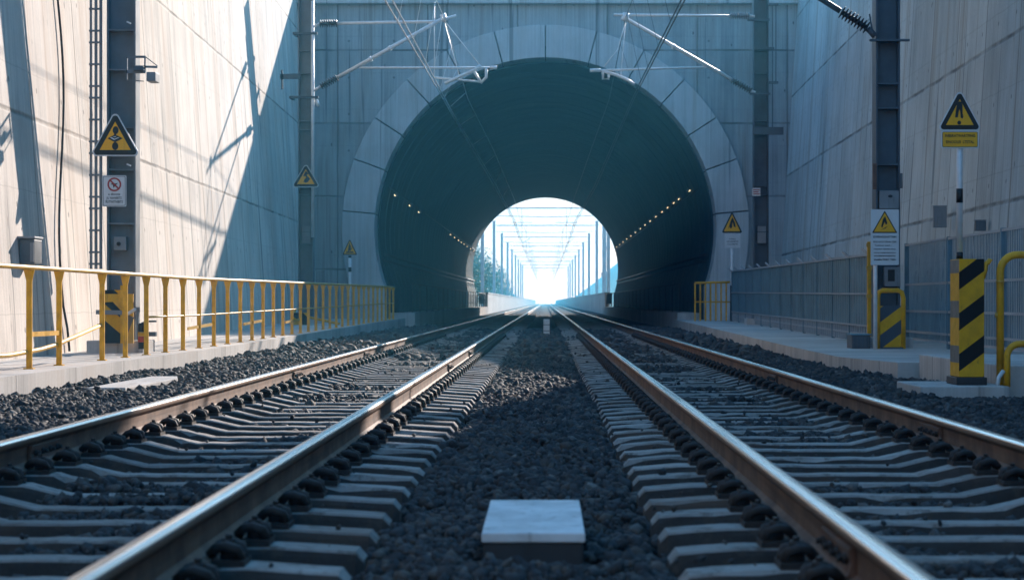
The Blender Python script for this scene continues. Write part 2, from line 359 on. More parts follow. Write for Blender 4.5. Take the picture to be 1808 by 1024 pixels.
class MB:
    def __init__(s): s.v = []; s.f = []; s.sm = []; s.mi = []

    def add(s, vs, fs, smooth=False, mi=0):
        o = len(s.v); s.v += [tuple(v) for v in vs]
        for f in fs: s.f.append(tuple(i + o for i in f)); s.sm.append(smooth); s.mi.append(mi)
        return s

    def box(s, x0, x1, y0, y1, z0, z1, mi=0):
        v = [(x, y, z) for z in (z0, z1) for y in (y0, y1) for x in (x0, x1)]
        return s.add(v, [(0, 2, 3, 1), (4, 5, 7, 6), (0, 1, 5, 4), (2, 6, 7, 3), (0, 4, 6, 2), (1, 3, 7, 5)], False, mi)

    def hexa(s, b, t, mi=0):        # four bottom and four top corners, both anticlockwise from above
        return s.add(list(b) + list(t), [(3, 2, 1, 0), (4, 5, 6, 7), (0, 1, 5, 4), (1, 2, 6, 5), (2, 3, 7, 6), (3, 0, 4, 7)], False, mi)

    def bar(s, p0, p1, w, d, mi=0):
        p0, p1 = Vector(p0), Vector(p1); a, b = basis(p1 - p0)
        c = [(-w / 2, -d / 2), (w / 2, -d / 2), (w / 2, d / 2), (-w / 2, d / 2)]
        v = [p + a * x + b * y for p in (p0, p1) for x, y in c]
        return s.add(v, [(3, 2, 1, 0), (4, 5, 6, 7), (0, 1, 5, 4), (1, 2, 6, 5), (2, 3, 7, 6), (3, 0, 4, 7)], False, mi)

    def tube(s, pts, r, n=8, mi=0):
        pts = [Vector(p) for p in pts]; rs = r if isinstance(r, (list, tuple)) else [r] * len(pts)
        vs = []; fs = []
        a0 = None
        for i, p in enumerate(pts):
            d = (pts[min(i + 1, len(pts) - 1)] - pts[max(i - 1, 0)])
            if a0 is None: a, b = basis(d)
            else:
                dn = d.normalized(); a = (a0 - dn * a0.dot(dn)).normalized(); b = a.cross(dn).normalized()
            a0 = a
            vs += [p + (a * math.cos(k * math.tau / n) + b * math.sin(k * math.tau / n)) * rs[i] for k in range(n)]
        for i in range(len(pts) - 1):
            for k in range(n):
                q = (k + 1) % n
                fs.append((i * n + k, i * n + q, (i + 1) * n + q, (i + 1) * n + k))
        s.add(vs, fs, True, mi)
        o = len(s.v) - len(vs)
        s.f += [tuple(o + k for k in range(n - 1, -1, -1)), tuple(o + (len(pts) - 1) * n + k for k in range(n))]
        s.sm += [False, False]; s.mi += [mi, mi]
        return s

    def ribbed(s, p0, p1, r0, r1, n):
        p0, p1 = Vector(p0), Vector(p1); pts = []; rs = []
        for i in range(n):
            for t, r in ((0.1, r0), (0.3, r1), (0.55, r1 * 0.93), (0.75, r0)):
                pts.append(p0.lerp(p1, (i + t) / n)); rs.append(r)
        return s.tube(pts, rs, 12)

    def prism(s, poly, y0, y1, mi=0):       # outline in x,z, extruded along y (y0 faces the camera)
        n = len(poly)
        v = [(x, y0, z) for x, z in poly] + [(x, y1, z) for x, z in poly]
        f = [tuple(range(n)), tuple(range(2 * n - 1, n - 1, -1))] + [((i + 1) % n, i, n + i, n + (i + 1) % n) for i in range(n)]
        return s.add(v, f, False, mi)

    def prismz(s, poly, z0, z1, mi=0):      # outline in x,y; z0 / z1 numbers or functions of y
        g = lambda z, p: z(p[1]) if callable(z) else z
        n = len(poly)
        v = [(x, y, g(z0, (x, y))) for x, y in poly] + [(x, y, g(z1, (x, y))) for x, y in poly]
        f = [tuple(range(n - 1, -1, -1)), tuple(range(n, 2 * n))] + [(i, (i + 1) % n, n + (i + 1) % n, n + i) for i in range(n)]
        return s.add(v, f, False, mi)

    def build(s, name, mats, parent=None, base=None, bevel=0.0):
        me = bpy.data.meshes.new(name)
        off = Vector((0, 0, 0))
        q = parent
        while q is not None: off += q.location; q = q.parent
        if base is not None: off += Vector(base)
        me.from_pydata([tuple(Vector(v) - off) for v in s.v], [], s.f)
        me.polygons.foreach_set('use_smooth', s.sm); me.polygons.foreach_set('material_index', s.mi)
        bm = bmesh.new(); bm.from_mesh(me)
        bmesh.ops.recalc_face_normals(bm, faces=bm.faces)
        if bevel:
            bmesh.ops.bevel(bm, geom=[e for e in bm.edges if len(e.link_faces) == 2 and e.calc_face_angle(0) > 0.5], offset=bevel, segments=2, affect='EDGES', profile=0.6)
        bm.to_mesh(me); bm.free()
        for m in (mats if isinstance(mats, (list, tuple)) else [mats]): me.materials.append(m)
        o = bpy.data.objects.new(name, me); COL.objects.link(o)
        if parent is not None: o.parent = parent
        elif base is not None: o.location = base
        return o


def tag(o, label=None, cat=None, group=None, kind=None):
    if label: o['label'] = label
    if cat: o['category'] = cat
    if group: o['group'] = group
    if kind: o['kind'] = kind
    return o


def thing(name, loc, label, cat, group=None):
    o = bpy.data.objects.new(name, None); COL.objects.link(o); o.location = loc
    o.empty_display_size = 0.2
    return tag(o, label, cat, group)


def dup(o, loc=None, parent=None):
    c = o.copy(); COL.objects.link(c)
    if parent is not None: c.parent = parent
    if loc is not None: c.location = loc
    for ch in list(o.children): dup(ch, None, c)
    return c


def rounded(poly, r, n=5):
    out = []; k = len(poly)
    for i in range(k):
        p = Vector(poly[i]); a = (Vector(poly[i - 1]) - p).normalized(); b = (Vector(poly[(i + 1) % k]) - p).normalized()
        ang = a.angle(b); d = r / math.tan(ang / 2); c = p + (a + b).normalized() * (r / math.sin(ang / 2))
        s0 = p + a * d - c; s1 = p + b * d - c
        for j in range(n + 1):
            out.append(tuple(c + s0.lerp(s1, j / n).normalized() * r))
    return out


def ell(cx, cz, rx, rz, n=20, rot=0.0):
    o = []
    for i in range(n):
        t = i * math.tau / n; x, z = rx * math.cos(t), rz * math.sin(t)
        o.append((cx + x * math.cos(rot) - z * math.sin(rot), cz + x * math.sin(rot) + z * math.cos(rot)))
    return o


def shift(poly, x, z, s=1.0): return [(x + a * s, z + b * s) for a, b in poly]


def lettering(lines, parent, x, y, z, mat, name='text_line'):
    """lines: (text, dx, dz, height, width) centred on dx; raised 2 mm on a plate facing the camera, each line a part"""
    for body, dx, dz, h, wd in lines:
        cu = bpy.data.curves.new('lettering', 'FONT'); cu.body = body; cu.align_x = 'CENTER'; cu.size = 1; cu.resolution_u = 2; cu.offset = 0.022
        ob = bpy.data.objects.new('lettering', cu)
        me = bpy.data.meshes.new_from_object(ob)
        vs = [v.co.copy() for v in me.vertices]
        x0 = min(v.x for v in vs); x1 = max(v.x for v in vs); zt = max(v.y for v in vs)
        k = wd / max(1e-6, x1 - x0); cx = (x0 + x1) / 2
        mb = MB()
        mb.add([(x + dx + (v.x - cx) * k, y, z + dz + v.y * h / zt) for v in vs], [tuple(p.vertices) for p in me.polygons])
        mb.build(name, mat, parent)
        bpy.data.meshes.remove(me); bpy.data.objects.remove(ob); bpy.data.curves.remove(cu)


def triangle_sign(root, cx, y, z0, w, h, white=0.05, black=0.13, back=True):
    """rounded warning triangle facing -y; plate, black border and yellow face as parts"""
    T = [(-w / 2, 0), (w / 2, 0), (0, h)]
    def inset(d):
        q = d / h; cen = (0, h / 3)
        return [(cen[0] + (a - cen[0]) * (1 - 3 * q), cen[1] + (b - cen[1]) * (1 - 3 * q)) for a, b in T]
    P = lambda poly: shift(poly, cx, z0)
    MB().prism(P(rounded(T, w * 0.075)), y, y + 0.012).build('sign_plate', M['sign_wht'], root)
    MB().prism(P(rounded(inset(white * h * 0.55), w * 0.06)), y - 0.003, y - 0.0005).build('border', M['sign_blk'], root)
    MB().prism(P(inset(black * h)), y - 0.006, y - 0.0035).build('sign_face', M['sign_yel'], root)
    return cx, z0


def picto(root, polys, cx, z0, w, h, y, mat=None):
    mb = MB()
    for p in polys: mb.prism([(cx + a * w, z0 + b * h) for a, b in p], y - 0.009, y - 0.0065)
    return mb.build('pictogram', mat or M['sign_blk'], root)


# ================================================================== SETTING
XA, XB, XC, XD = -2.73, -1.19, 0.966, 2.394
YP, YE = 65.0, 150.0
gm = MB()
nx = 2
gm.add([(-600, -200, -0.62), (600, -200, -0.62), (600, 1000, -0.62), (-600, 1000, -0.62)], [(0, 1, 2, 3)])
tag(gm.build('ground', M['grass']), kind='structure')


def zl(y): return 0.0 + 0.16 * max(0, min(1, (y - 30) / 32))     # left walkway top
def zr(y): return 0.0 + 0.12 * max(0, min(1, (y - 30) / 32))


def bed_z(x):
    if x < -3.1: b = -0.15 - 0.05 * max(0, (-3.9 - x)) if x > -4.3 else -0.19
    elif x < XA: b = -0.27 + (XA - x) / 0.37 * 0.10
    elif x < XB: b = -0.30
    elif x < XC:
        t = (x + 0.11) / 0.62; b = -0.225 - 0.075 * min(1, t * t)
    elif x < XD: b = -0.30
    elif x < 2.85: b = -0.28 + (x - XD) / 0.45 * 0.12
    else: b = -0.165 - 0.04 * max(0, x - 3.3)
    return b


bz = np.vectorize(bed_z)
# ballast bed, a sheet with the section of the trackbed
xs = [-5.4, -4.6, -4.2, -3.8, -3.4, -3.1, -2.9, XA, -2.4, -1.6, XB, -1.0, -0.7, -0.4, -0.1, 0.2, 0.5, 0.8, XC, 1.4, 2.0, XD, 2.6, 2.85, 3.2, 3.7, 4.2, 5.6]
ys = [2, 6, 10, 15, 20, 30, 40, 55, 65, 90, 120, 150, 200, 300, 500, 950]
bm_ = MB()
bm_.add([(x, y, bed_z(x) - 0.035) for y in ys for x in xs],
        [(j * len(xs) + i, j * len(xs) + i + 1, (j + 1) * len(xs) + i + 1, (j + 1) * len(xs) + i) for j in range(len(ys) - 1) for i in range(len(xs) - 1)])
tag(bm_.build('trackbed', M['bed']), kind='structure')

# walkways with kerbs
wl = [(-9, 3), (-5.12, 3), (-5.02, 24), (-4.62, 64.8), (-4.62, 66.5), (-9, 66.5)]
m = MB()
seg = [3, 10, 17, 24, 31, 38, 45, 52, 59, 66.4]
kx = lambda y: np.interp(y, [3, 24, 66.5], [-5.12, -5.02, -4.62])
for a, b in zip(seg[:-1], seg[1:]):
    m.prismz([(-9, a), (kx(a), a), (kx(b), b), (-9, b)], -0.5, zl)
tag(m.build('walkway_left', M['kerb']), kind='structure')
m = MB()
kr = lambda y: np.interp(y, [23.3, 25.7, 66.5], [4.07, 3.74, 4.22])
seg = [23.3, 25.7, 32, 38, 45, 52, 59, 66.4]
for a, b in zip(seg[:-1], seg[1:]):
    m.prismz([(kr(a), a), (8.5, a), (8.5, b), (kr(b), b)], -0.5, zr)
tag(m.build('walkway_right', M['kerb']), kind='structure')
m = MB()
m.prismz([(-5.6, 66.4), (-4.3, 66.4), (-4.3, 151.5), (-5.6, 151.5)], -0.5, 0.34)
tag(m.build('tunnel_walkway_left', M['slab']), kind='structure')
m = MB()
m.prismz([(4.35, 66.4), (5.6, 66.4), (5.6, 151.5), (4.35, 151.5)], -0.5, 0.34)
tag(m.build('tunnel_walkway_right', M['slab']), kind='structure')

# land behind the retaining walls and over the tunnel
m = MB()
m.box(-300, -9.6, -40, 150, -0.6, 10.7); m.box(-9.6, 9.8, 66.4, 149.6, 9.6, 10.8)
m.prismz([(9.7, -40), (300, -40), (300, 38), (9.7, 38)], -0.6, 6.6)
m.prismz([(9.7, 38), (300, 38), (300, 62), (9.7, 62)], -0.6, lambda y: 6.6 + (y - 38) / 24 * 3.2)
m.prismz([(9.7, 62), (300, 62), (300, 150), (9.7, 150)], -0.6, lambda y: 9.8)
tag(m.build('terrain', M['grass']), kind='structure')

# retaining walls
BAT = 0.066
lw = lambda y: np.interp(y, [-30, 23, 65], [-5.6, -6.45, -7.32])
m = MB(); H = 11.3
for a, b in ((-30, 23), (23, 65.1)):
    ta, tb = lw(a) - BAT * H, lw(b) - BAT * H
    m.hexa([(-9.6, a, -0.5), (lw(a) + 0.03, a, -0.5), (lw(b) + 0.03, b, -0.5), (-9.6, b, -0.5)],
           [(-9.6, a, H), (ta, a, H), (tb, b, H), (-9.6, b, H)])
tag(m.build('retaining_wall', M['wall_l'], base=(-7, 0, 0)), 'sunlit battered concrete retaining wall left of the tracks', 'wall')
rw = lambda y: np.interp(y, [-30, 25, 65], [5.9, 6.65, 7.45])
m = MB()
prof = [(-30, 8.8), (31, 8.8), (41, 7.25), (52, 8.9), (65.1, 10.9)]
for (a, ha), (b, hb) in zip(prof[:-1], prof[1:]):
    m.hexa([(rw(a), a, -0.5), (9.7, a, -0.5), (9.7, b, -0.5), (rw(b), b, -0.5)],
           [(rw(a) + BAT * ha, a, ha), (9.7, a, ha), (9.7, b, hb), (rw(b) + BAT * hb, b, hb)])
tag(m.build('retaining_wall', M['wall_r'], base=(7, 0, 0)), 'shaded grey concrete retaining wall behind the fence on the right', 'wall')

# ------------------------------------------------------------------ tunnel portal
ZC = 3.05
A0 = R(-20)


def horseshoe(r, n=64, zb=-0.5):
    p = []
    for i in range(n + 1):
        t = A0 + (math.pi - 2 * A0) * i / n
        p.append((r * math.cos(t), ZC + r * math.sin(t)))
    x = r * math.cos(A0)
    return [(x, zb)] + p + [(-x, zb)]


tun = thing('railway_tunnel', (0, YP, -0.4), 'double track concrete railway tunnel with arched portal and dark lining', 'tunnel')
XL, XR, ZT = -8.6, 9.0, 10.27


def facade(y0, y1, hole_r, zt, name, par, mat):
    hp = horseshoe(hole_r); bp = []
    for (x, z) in hp:
        dx, dz = x, z - ZC
        if z < ZC or abs(dz) < 1e-6: bp.append((XR if x > 0 else XL, max(z, -0.5)))
        else:
            k = min((XR / dx) if dx > 0 else ((XL / dx) if dx < 0 else 1e9), (zt - ZC) / dz)
            bp.append((dx * k, ZC + dz * k))
    mb = MB(); n = len(hp)
    for y in (y0, y1):
        vs = [(x, y, z) for x, z in hp] + [(x, y, z) for x, z in bp]
        mb.add(vs, [(i, i + 1, n + i + 1, n + i) for i in range(n - 1)])
        for sx in (XR, XL):     # corner fillers
            idx = [i for i in range(n) if abs(bp[i][0] - sx) < 1e-6]
            top = max(bp[i][1] for i in idx); xs_ = [p[0] for p in bp if abs(p[1] - zt) < 1e-6]
            xe = max(xs_) if sx > 0 else min(xs_)
            mb.add([(sx, y, top), (sx, y, zt), (xe, y, zt)], [(0, 1, 2)])
    mb.add([(XL, y0, zt), (XR, y0, zt), (XR, y1, zt), (XL, y1, zt)], [(0, 1, 2, 3)])
    return mb.build(name, mat, par)


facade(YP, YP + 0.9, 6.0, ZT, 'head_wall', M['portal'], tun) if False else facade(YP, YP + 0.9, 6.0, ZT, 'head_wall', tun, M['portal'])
MB().box(XL, XR, YP - 0.28, YP + 0.9, ZT + 0.003, ZT + 0.45).build('cornice', M['ring'], tun, bevel=0.03)
# ring of separate cast blocks
joints = [-20, 5, 20, 33, 47, 61, 75.4, 90, 104.6, 119, 133, 147, 160, 175, 200]
for i, (a, b) in enumerate(zip(joints[:-1], joints[1:])):
    mb = MB(); g = 0.0015; k = max(2, int((b - a) / 3)); rin, rout = 5.5, 6.55
    g = 0.003; pts = [R(a) + g + (R(b) - R(a) - 2 * g) * j / k for j in range(k + 1)]
    def P(r, t): return (r * math.cos(t), ZC + r * math.sin(t))
    outer = [P(rout, t) for t in pts]; inner = [P(rin, t) for t in pts]
    if i == 0: outer = [(outer[0][0], -0.5)] + outer; inner = [(inner[0][0], -0.5)] + inner
    if i == len(joints) - 2: outer = outer + [(outer[-1][0], -0.5)]; inner = inner + [(inner[-1][0], -0.5)]
    n = len(outer); y0 = YP - 0.16; y1 = YP + 1.0
    vs = []
    for o_, i_ in zip(outer, inner): vs += [(o_[0], y0, o_[1]), (i_[0], y0, i_[1]), (i_[0], y1, i_[1]), (o_[0], y1, o_[1])]
    fs = []
    for j in range(n - 1):
        for q in range(4):
            fs.append((j * 4 + q, j * 4 + (q + 1) % 4, (j + 1) * 4 + (q + 1) % 4, (j + 1) * 4 + q))
    fs += [(0, 1, 2, 3), ((n - 1) * 4 + 3, (n - 1) * 4 + 2, (n - 1) * 4 + 1, (n - 1) * 4)]
    mb.add(vs, fs); mb.build('arch_block', M['ring'], tun, bevel=0.018)
# lining: cast rings with a shallow groove between them
rin = []
y = YP + 0.95
rin.append((y, 5.44))
while y < YE - 0.1:
    rin += [(y + 1.9, 5.40), (y + 1.93, 5.47), (y + 2.07, 5.47), (y + 2.1, 5.40)]; y += 2.1
rin.append((YE + 0.3, 5.40))
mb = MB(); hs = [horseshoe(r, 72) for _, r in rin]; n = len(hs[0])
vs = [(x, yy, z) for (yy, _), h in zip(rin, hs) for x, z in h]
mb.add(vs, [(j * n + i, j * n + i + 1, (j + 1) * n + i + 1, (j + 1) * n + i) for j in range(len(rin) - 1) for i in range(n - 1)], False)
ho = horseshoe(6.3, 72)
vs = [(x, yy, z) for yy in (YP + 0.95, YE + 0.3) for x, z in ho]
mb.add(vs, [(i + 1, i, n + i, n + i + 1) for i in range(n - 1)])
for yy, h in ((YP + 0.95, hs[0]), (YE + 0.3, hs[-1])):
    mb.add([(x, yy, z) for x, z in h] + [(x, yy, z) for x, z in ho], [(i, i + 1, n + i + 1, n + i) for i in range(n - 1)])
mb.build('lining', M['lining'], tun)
facade(YE, YE + 0.25, 5.8, 11.0, 'exit_head_wall', tun, M['portal'])

# unseen deck added above the frame to throw shade on the foreground
ob = thing('unseen_shade_deck', (0, 41, 13.0), 'added unseen concrete deck overhead that shades the foreground', 'shade blocker')
MB().box(-14, 24, 29.0, 44.4, 13.0, 13.6).build('deck', M['slab'], ob)
MB().box(-14, 24, 44.15, 44.42, 13.605, 14.6).build('parapet', M['slab'], ob)  # edge of the added shade deck, never in view
MB().box(-14, 24, 28.98, 29.25, 13.605, 14.6).build('parapet', M['slab'], ob)  # rear edge of the same added deck

# ================================================================== TRACK
half = [(0, 0.0), (0.022, -0.0012), (0.031, -0.006), (0.036, -0.014), (0.0355, -0.036), (0.021, -0.048), (0.0105, -0.060), (0.0085, -0.10),
        (0.0105, -0.136), (0.03, -0.150), (0.072, -0.161), (0.075, -0.171)]
prof_r = [(-x, z) for x, z in half[::-1]] + half[1:]
RAIL = {}
for x, lab in ((XA, 'outer rail of the left track, beside the railing side ballast'), (XB, 'inner rail of the left track, sunlit rust brown web'),
               (XC, 'inner rail of the right track, dark shaded web'), (XD, 'outer rail of the right track, beside the fence side ballast')):
    y0, y1 = 2.5, 900.0
    yy = [2.5, 20, 60, 150, 400, 900]
    mb = MB(); n = len(prof_r)
    vs = [(x + a, q, b) for q in yy for a, b in prof_r]
    ih = half.index((0.036, -0.014))
    for j in range(len(yy) - 1):
        for i in range(n - 1):
            zz = max(prof_r[i][1], prof_r[i + 1][1]); lo = min(prof_r[i][1], prof_r[i + 1][1])
            mi = 0 if lo >= -0.0145 else (1 if lo > -0.037 else 2)
            mb.add([vs[j * n + i], vs[j * n + i + 1], vs[(j + 1) * n + i + 1], vs[(j + 1) * n + i]], [(0, 1, 2, 3)], lo > -0.06, mi)
        mb.add([vs[j * n], vs[j * n + n - 1], vs[(j + 1) * n + n - 1], vs[(j + 1) * n]], [(0, 1, 2, 3)], False, 2)
    bmr = mb.build('rail', [M['head'], M['gauge'], M['rail']], base=(x, 0, -0.172))
    tmp = bmesh.new(); tmp.from_mesh(bmr.data); bmesh.ops.remove_doubles(tmp, verts=tmp.verts, dist=1e-5)
    bmesh.ops.recalc_face_normals(tmp, faces=tmp.faces); tmp.to_mesh(bmr.data); tmp.free()
    RAIL[x] = tag(bmr, 'steel ' + lab, 'rail')


def fishplate(x, y, side, ln=0.62):
    r = RAIL[x]
    mb = MB(); sx = side
    poly = [(0.012, -0.052), (0.036, -0.058), (0.034, -0.078), (0.026, -0.10), (0.036, -0.135), (0.05, -0.150), (0.012, -0.140)]
    mb.prism([(x + sx * a, b) for a, b in poly], y - ln / 2, y + ln / 2)
    fp = mb.build('fishplate', M['plate'], r)
    for k in range(4):
        q = y - ln / 2 + ln * (k + 0.5) / 4
        MB().tube([(x + sx * 0.024, q, -0.096), (x + sx * 0.046, q, -0.096)], 0.019, 6).tube([(x + sx * 0.046, q, -0.096), (x + sx * 0.062, q, -0.096)], 0.011, 8).build('bolt', M['clip'], fp)


for x, y, sd in ((XA, 10.9, 1), (XA, 8.6, 1), (XA, 30.5, 1), (XB, 31.2, 1), (XB, 24.6, 1), (XC, 6.5, -1), (XD, 12.4, -1), (XD, 21.0, -1), (XA, 22.0, 1)):
    fishplate(x, y, sd)


def sleeper_mesh(L, seats):
    """monobloc concrete sleeper centred on its track: high rail seats, dipped middle, tapered ends"""
    xsec = []
    def top(x):
        ax = abs(x)
        if ax < 0.34: z = -0.235
        elif ax < 0.56: z = -0.235 + (ax - 0.34) / 0.22 * 0.05
        elif ax < 0.97: z = -0.185
        else: z = -0.185 - (ax - 0.97) / (L / 2 - 0.97) * 0.022
        return z
    xs_ = [-L / 2, -L / 2 + 0.03, -L / 2 + 0.12, -0.97, -0.88, -0.66, -0.56, -0.50, -0.45, -0.40, -0.34, -0.25, -0.15, -0.05, 0.06, 0.16, 0.26, 0.34, 0.40, 0.45, 0.50, 0.56, 0.66, 0.88, 0.97, L / 2 - 0.12, L / 2 - 0.03, L / 2]
    mb = MB(); n = 8
    vs = []
    for i, x in enumerate(xs_):
        z = top(x); wt = 0.092 if abs(x) > 0.5 else 0.078
        if i in (0, len(xs_) - 1): z -= 0.03; wt -= 0.015
        c = 0.009; j1, j2 = random.uniform(-0.004, 0.003), random.uniform(-0.003, 0.004); z += random.uniform(-0.003, 0.0015)
        if random.random() < 0.10: c = random.uniform(0.015, 0.03)
        vs += [(x, -wt - 0.04, -0.43), (x, -wt - 0.006, z - c - 0.02), (x, -wt + j1, z - c), (x, -wt + c + j1, z), (x, wt - c + j2, z), (x, wt + j2, z - c), (x, wt + 0.006, z - c - 0.02), (x, wt + 0.04, -0.43)]
    fs = []
    for i in range(len(xs_) - 1):
        for k in range(n - 1): fs.append((i * n + k, i * n + k + 1, (i + 1) * n + k + 1, (i + 1) * n + k))
    fs += [tuple(range(n)), tuple(range((len(xs_) - 1) * n + n - 1, (len(xs_) - 1) * n - 1, -1))]
    mb.add(vs, fs)
    mb.mi = [0 if (j < (len(xs_) - 1) * (n - 1) and 2 <= j % (n - 1) <= 4) else 1 for j in range(len(fs))]  # second slot, the painted shade tone, covers sides and ends
    return mb


def clip_mesh(x, side):
    """spring clip, shoulder and screw spike on one side of a rail, built at y = 0"""
    mb = MB(); s = side
    mb.box(min(x + s * 0.072, x + s * 0.185), max(x + s * 0.072, x + s * 0.185), -0.085, 0.085, -0.186, -0.165)
    cx = x + s * 0.118
    for k in (-1, 1):
        q = k * 0.052
        mb.tube([(x + s * 0.062, q * 0.55, -0.150), (x + s * 0.085, q * 0.8, -0.126), (cx, q, -0.118), (cx + s * 0.042, q * 1.05, -0.132), (cx + s * 0.052, q * 0.8, -0.154), (cx + s * 0.02, q * 0.4, -0.160), (cx - s * 0.012, q * 0.3, -0.150)], 0.0185, 7)
    mb.tube([(cx + s * 0.004, 0, -0.168), (cx + s * 0.004, 0, -0.122)], 0.030, 8)
    mb.tube([(cx + s * 0.004, 0, -0.122), (cx + s * 0.004, 0, -0.098)], 0.024, 6)
    mb.tube([(cx + s * 0.004, 0, -0.098), (cx + s * 0.004, 0, -0.084)], 0.012, 8)
    return mb


NS = 150
sl_count = 0
far = MB()
for tx, L, (ra, rb), lab in (((XA + XB) / 2, 2.6, (XA, XB), 'grey concrete sleeper under the rails of the left track'),
                             ((XC + XD) / 2, 2.46, (XC, XD), 'grey concrete sleeper under the rails of the right track')):
    sm_ = sleeper_mesh(L, (ra, rb))
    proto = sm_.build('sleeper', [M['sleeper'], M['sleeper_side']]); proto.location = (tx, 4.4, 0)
    variants = [proto.data]
    for _ in range(6):
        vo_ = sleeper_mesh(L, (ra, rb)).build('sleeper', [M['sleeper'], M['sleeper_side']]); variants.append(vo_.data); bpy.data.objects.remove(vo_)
    tag(proto, lab, 'sleeper', 'concrete sleepers of the two tracks')
    for rx in (ra, rb):
        for s in (-1, 1): clip_mesh(rx - tx, s).build('rail_clip', M['clip']).parent = proto
    for i in range(1, NS):
        y = 4.4 + 0.6 * i + random.uniform(-0.018, 0.018)
        if y < 52: c = dup(proto, (tx, y, random.uniform(-0.004, 0.002)))
        else:
            c = proto.copy(); COL.objects.link(c); c.location = (tx, y, 0)
        c.data = random.choice(variants); c.rotation_euler.z = random.uniform(-0.012, 0.012)
    y = 4.4 + 0.6 * NS
    while y < 420:
        far.box(tx - L / 2, tx + L / 2, y - 0.11, y + 0.11, -0.4, -0.19); y += 0.6
tag(far.build('distant_sleepers', M['sleeper']), 'rows of far concrete sleepers running through and beyond the tunnel', 'sleepers', kind='stuff')

# ------------------------------------------------------------------ ballast stones
phi = (1 + 5 ** 0.5) / 2
ICO_V = np.array([(-1, phi, 0), (1, phi, 0), (-1, -phi, 0), (1, -phi, 0), (0, -1, phi), (0, 1, phi), (0, -1, -phi), (0, 1, -phi), (phi, 0, -1), (phi, 0, 1), (-phi, 0, -1), (-phi, 0, 1)]) / math.sqrt(1 + phi * phi)
ICO_F = np.array([(0, 11, 5), (0, 5, 1), (0, 1, 7), (0, 7, 10), (0, 10, 11), (1, 5, 9), (5, 11, 4), (11, 10, 2), (10, 7, 6), (7, 1, 8), (3, 9, 4), (3, 4, 2), (3, 2, 6), (3, 6, 8), (3, 8, 9), (4, 9, 5), (2, 4, 11), (6, 2, 10), (8, 6, 7), (9, 8, 1)])
NOI = RNG.random((64, 400))


def vnoise(x, y, s):
    u = (x / s) % 64; v = (y / s) % 400
    i = u.astype(int); j = v.astype(int); fu = u - i; fv = v - j
    i2 = (i + 1) % 64; j2 = (j + 1) % 400
    return (NOI[i, j] * (1 - fu) + NOI[i2, j] * fu) * (1 - fv) + (NOI[i, j2] * (1 - fu) + NOI[i2, j2] * fu) * fv


def stones(y0, y1, dens, rmean, layers):
    P = []
    x0, x1 = -5.02, 5.4
    hw = 0.285 * y1 + 1.6
    a, b = max(x0, -hw), min(x1, 0.25 * y1 + 1.8)
    n = int((b - a) * (y1 - y0) * dens * layers)
    x = RNG.uniform(a, b, n); y = RNG.uniform(y0, y1, n)
    keep = (x > -0.285 * y - 1.4) & (x < 0.255 * y + 1.6)
    kl = np.interp(y, [3, 24, 66], [-5.12, -5.02, -4.62]); keep &= x > kl + 0.02
    kr_ = np.where(y > 23.3, np.interp(y, [23.3, 25.7, 66.5], [4.07, 3.74, 4.22]), 5.35); keep &= x < kr_ - 0.02
    for rx in (XA, XB, XC, XD): keep &= np.abs(x - rx) > 0.088
    keep &= ~((x > -0.25) & (x < 0.165) & (y > 7.10) & (y < 8.45))
    keep &= ~((x > -4.42) & (x < -3.9) & (y > 19.1) & (y < 22.3))
    keep &= ~((x > 3.42) & (x < 4.28) & (y > 18.48) & (y < 19.77)) & ~((x > 4.28) & (y > 18.98))
    x, y = x[keep], y[keep]
    intr = ((x > XA) & (x < XB)) | ((x > XC) & (x < XD))
    z = bz(x) + ((vnoise(x, y, 0.35) - 0.5) * 0.06 + (vnoise(x + 7, y + 3, 1.1) - 0.5) * 0.05) * np.where(intr, 0.6, 1.0) + RNG.uniform(-0.03, 0.012, len(x))
    z = z + np.where(intr & (np.minimum(np.abs(x - (XA + XB) / 2), np.abs(x - (XC + XD) / 2)) < 0.42), 0.075 * np.clip(vnoise(x * 1.0 + 11, y + 5, 0.8) * 1.6 - 0.55, 0, 1), 0)
    # on the sleepers only the odd stray stone stays
    ph = np.abs(((y - 4.4 + 0.3) % 0.6) - 0.3) < 0.135
    inl = (np.abs(x - (XA + XB) / 2) < 1.33) | (np.abs(x - (XC + XD) / 2) < 1.26)
    shoulder = (x < XA - 0.14) | (x > XD + 0.14)
    on = ph & inl & ~shoulder
    stray = RNG.random(len(x)) < 0.010
    k = ~on | stray
    z = np.where(on & stray, np.where(np.abs(x - np.where(x < 0, (XA + XB) / 2, (XC + XD) / 2)) < 0.4, -0.228, -0.18), z); rs = np.where(on & stray, 0.55, 1.0)
    return x[k], y[k], z[k], rs[k] * np.clip(RNG.lognormal(math.log(rmean), 0.42, k.sum()), rmean * 0.4, rmean * 2.1)


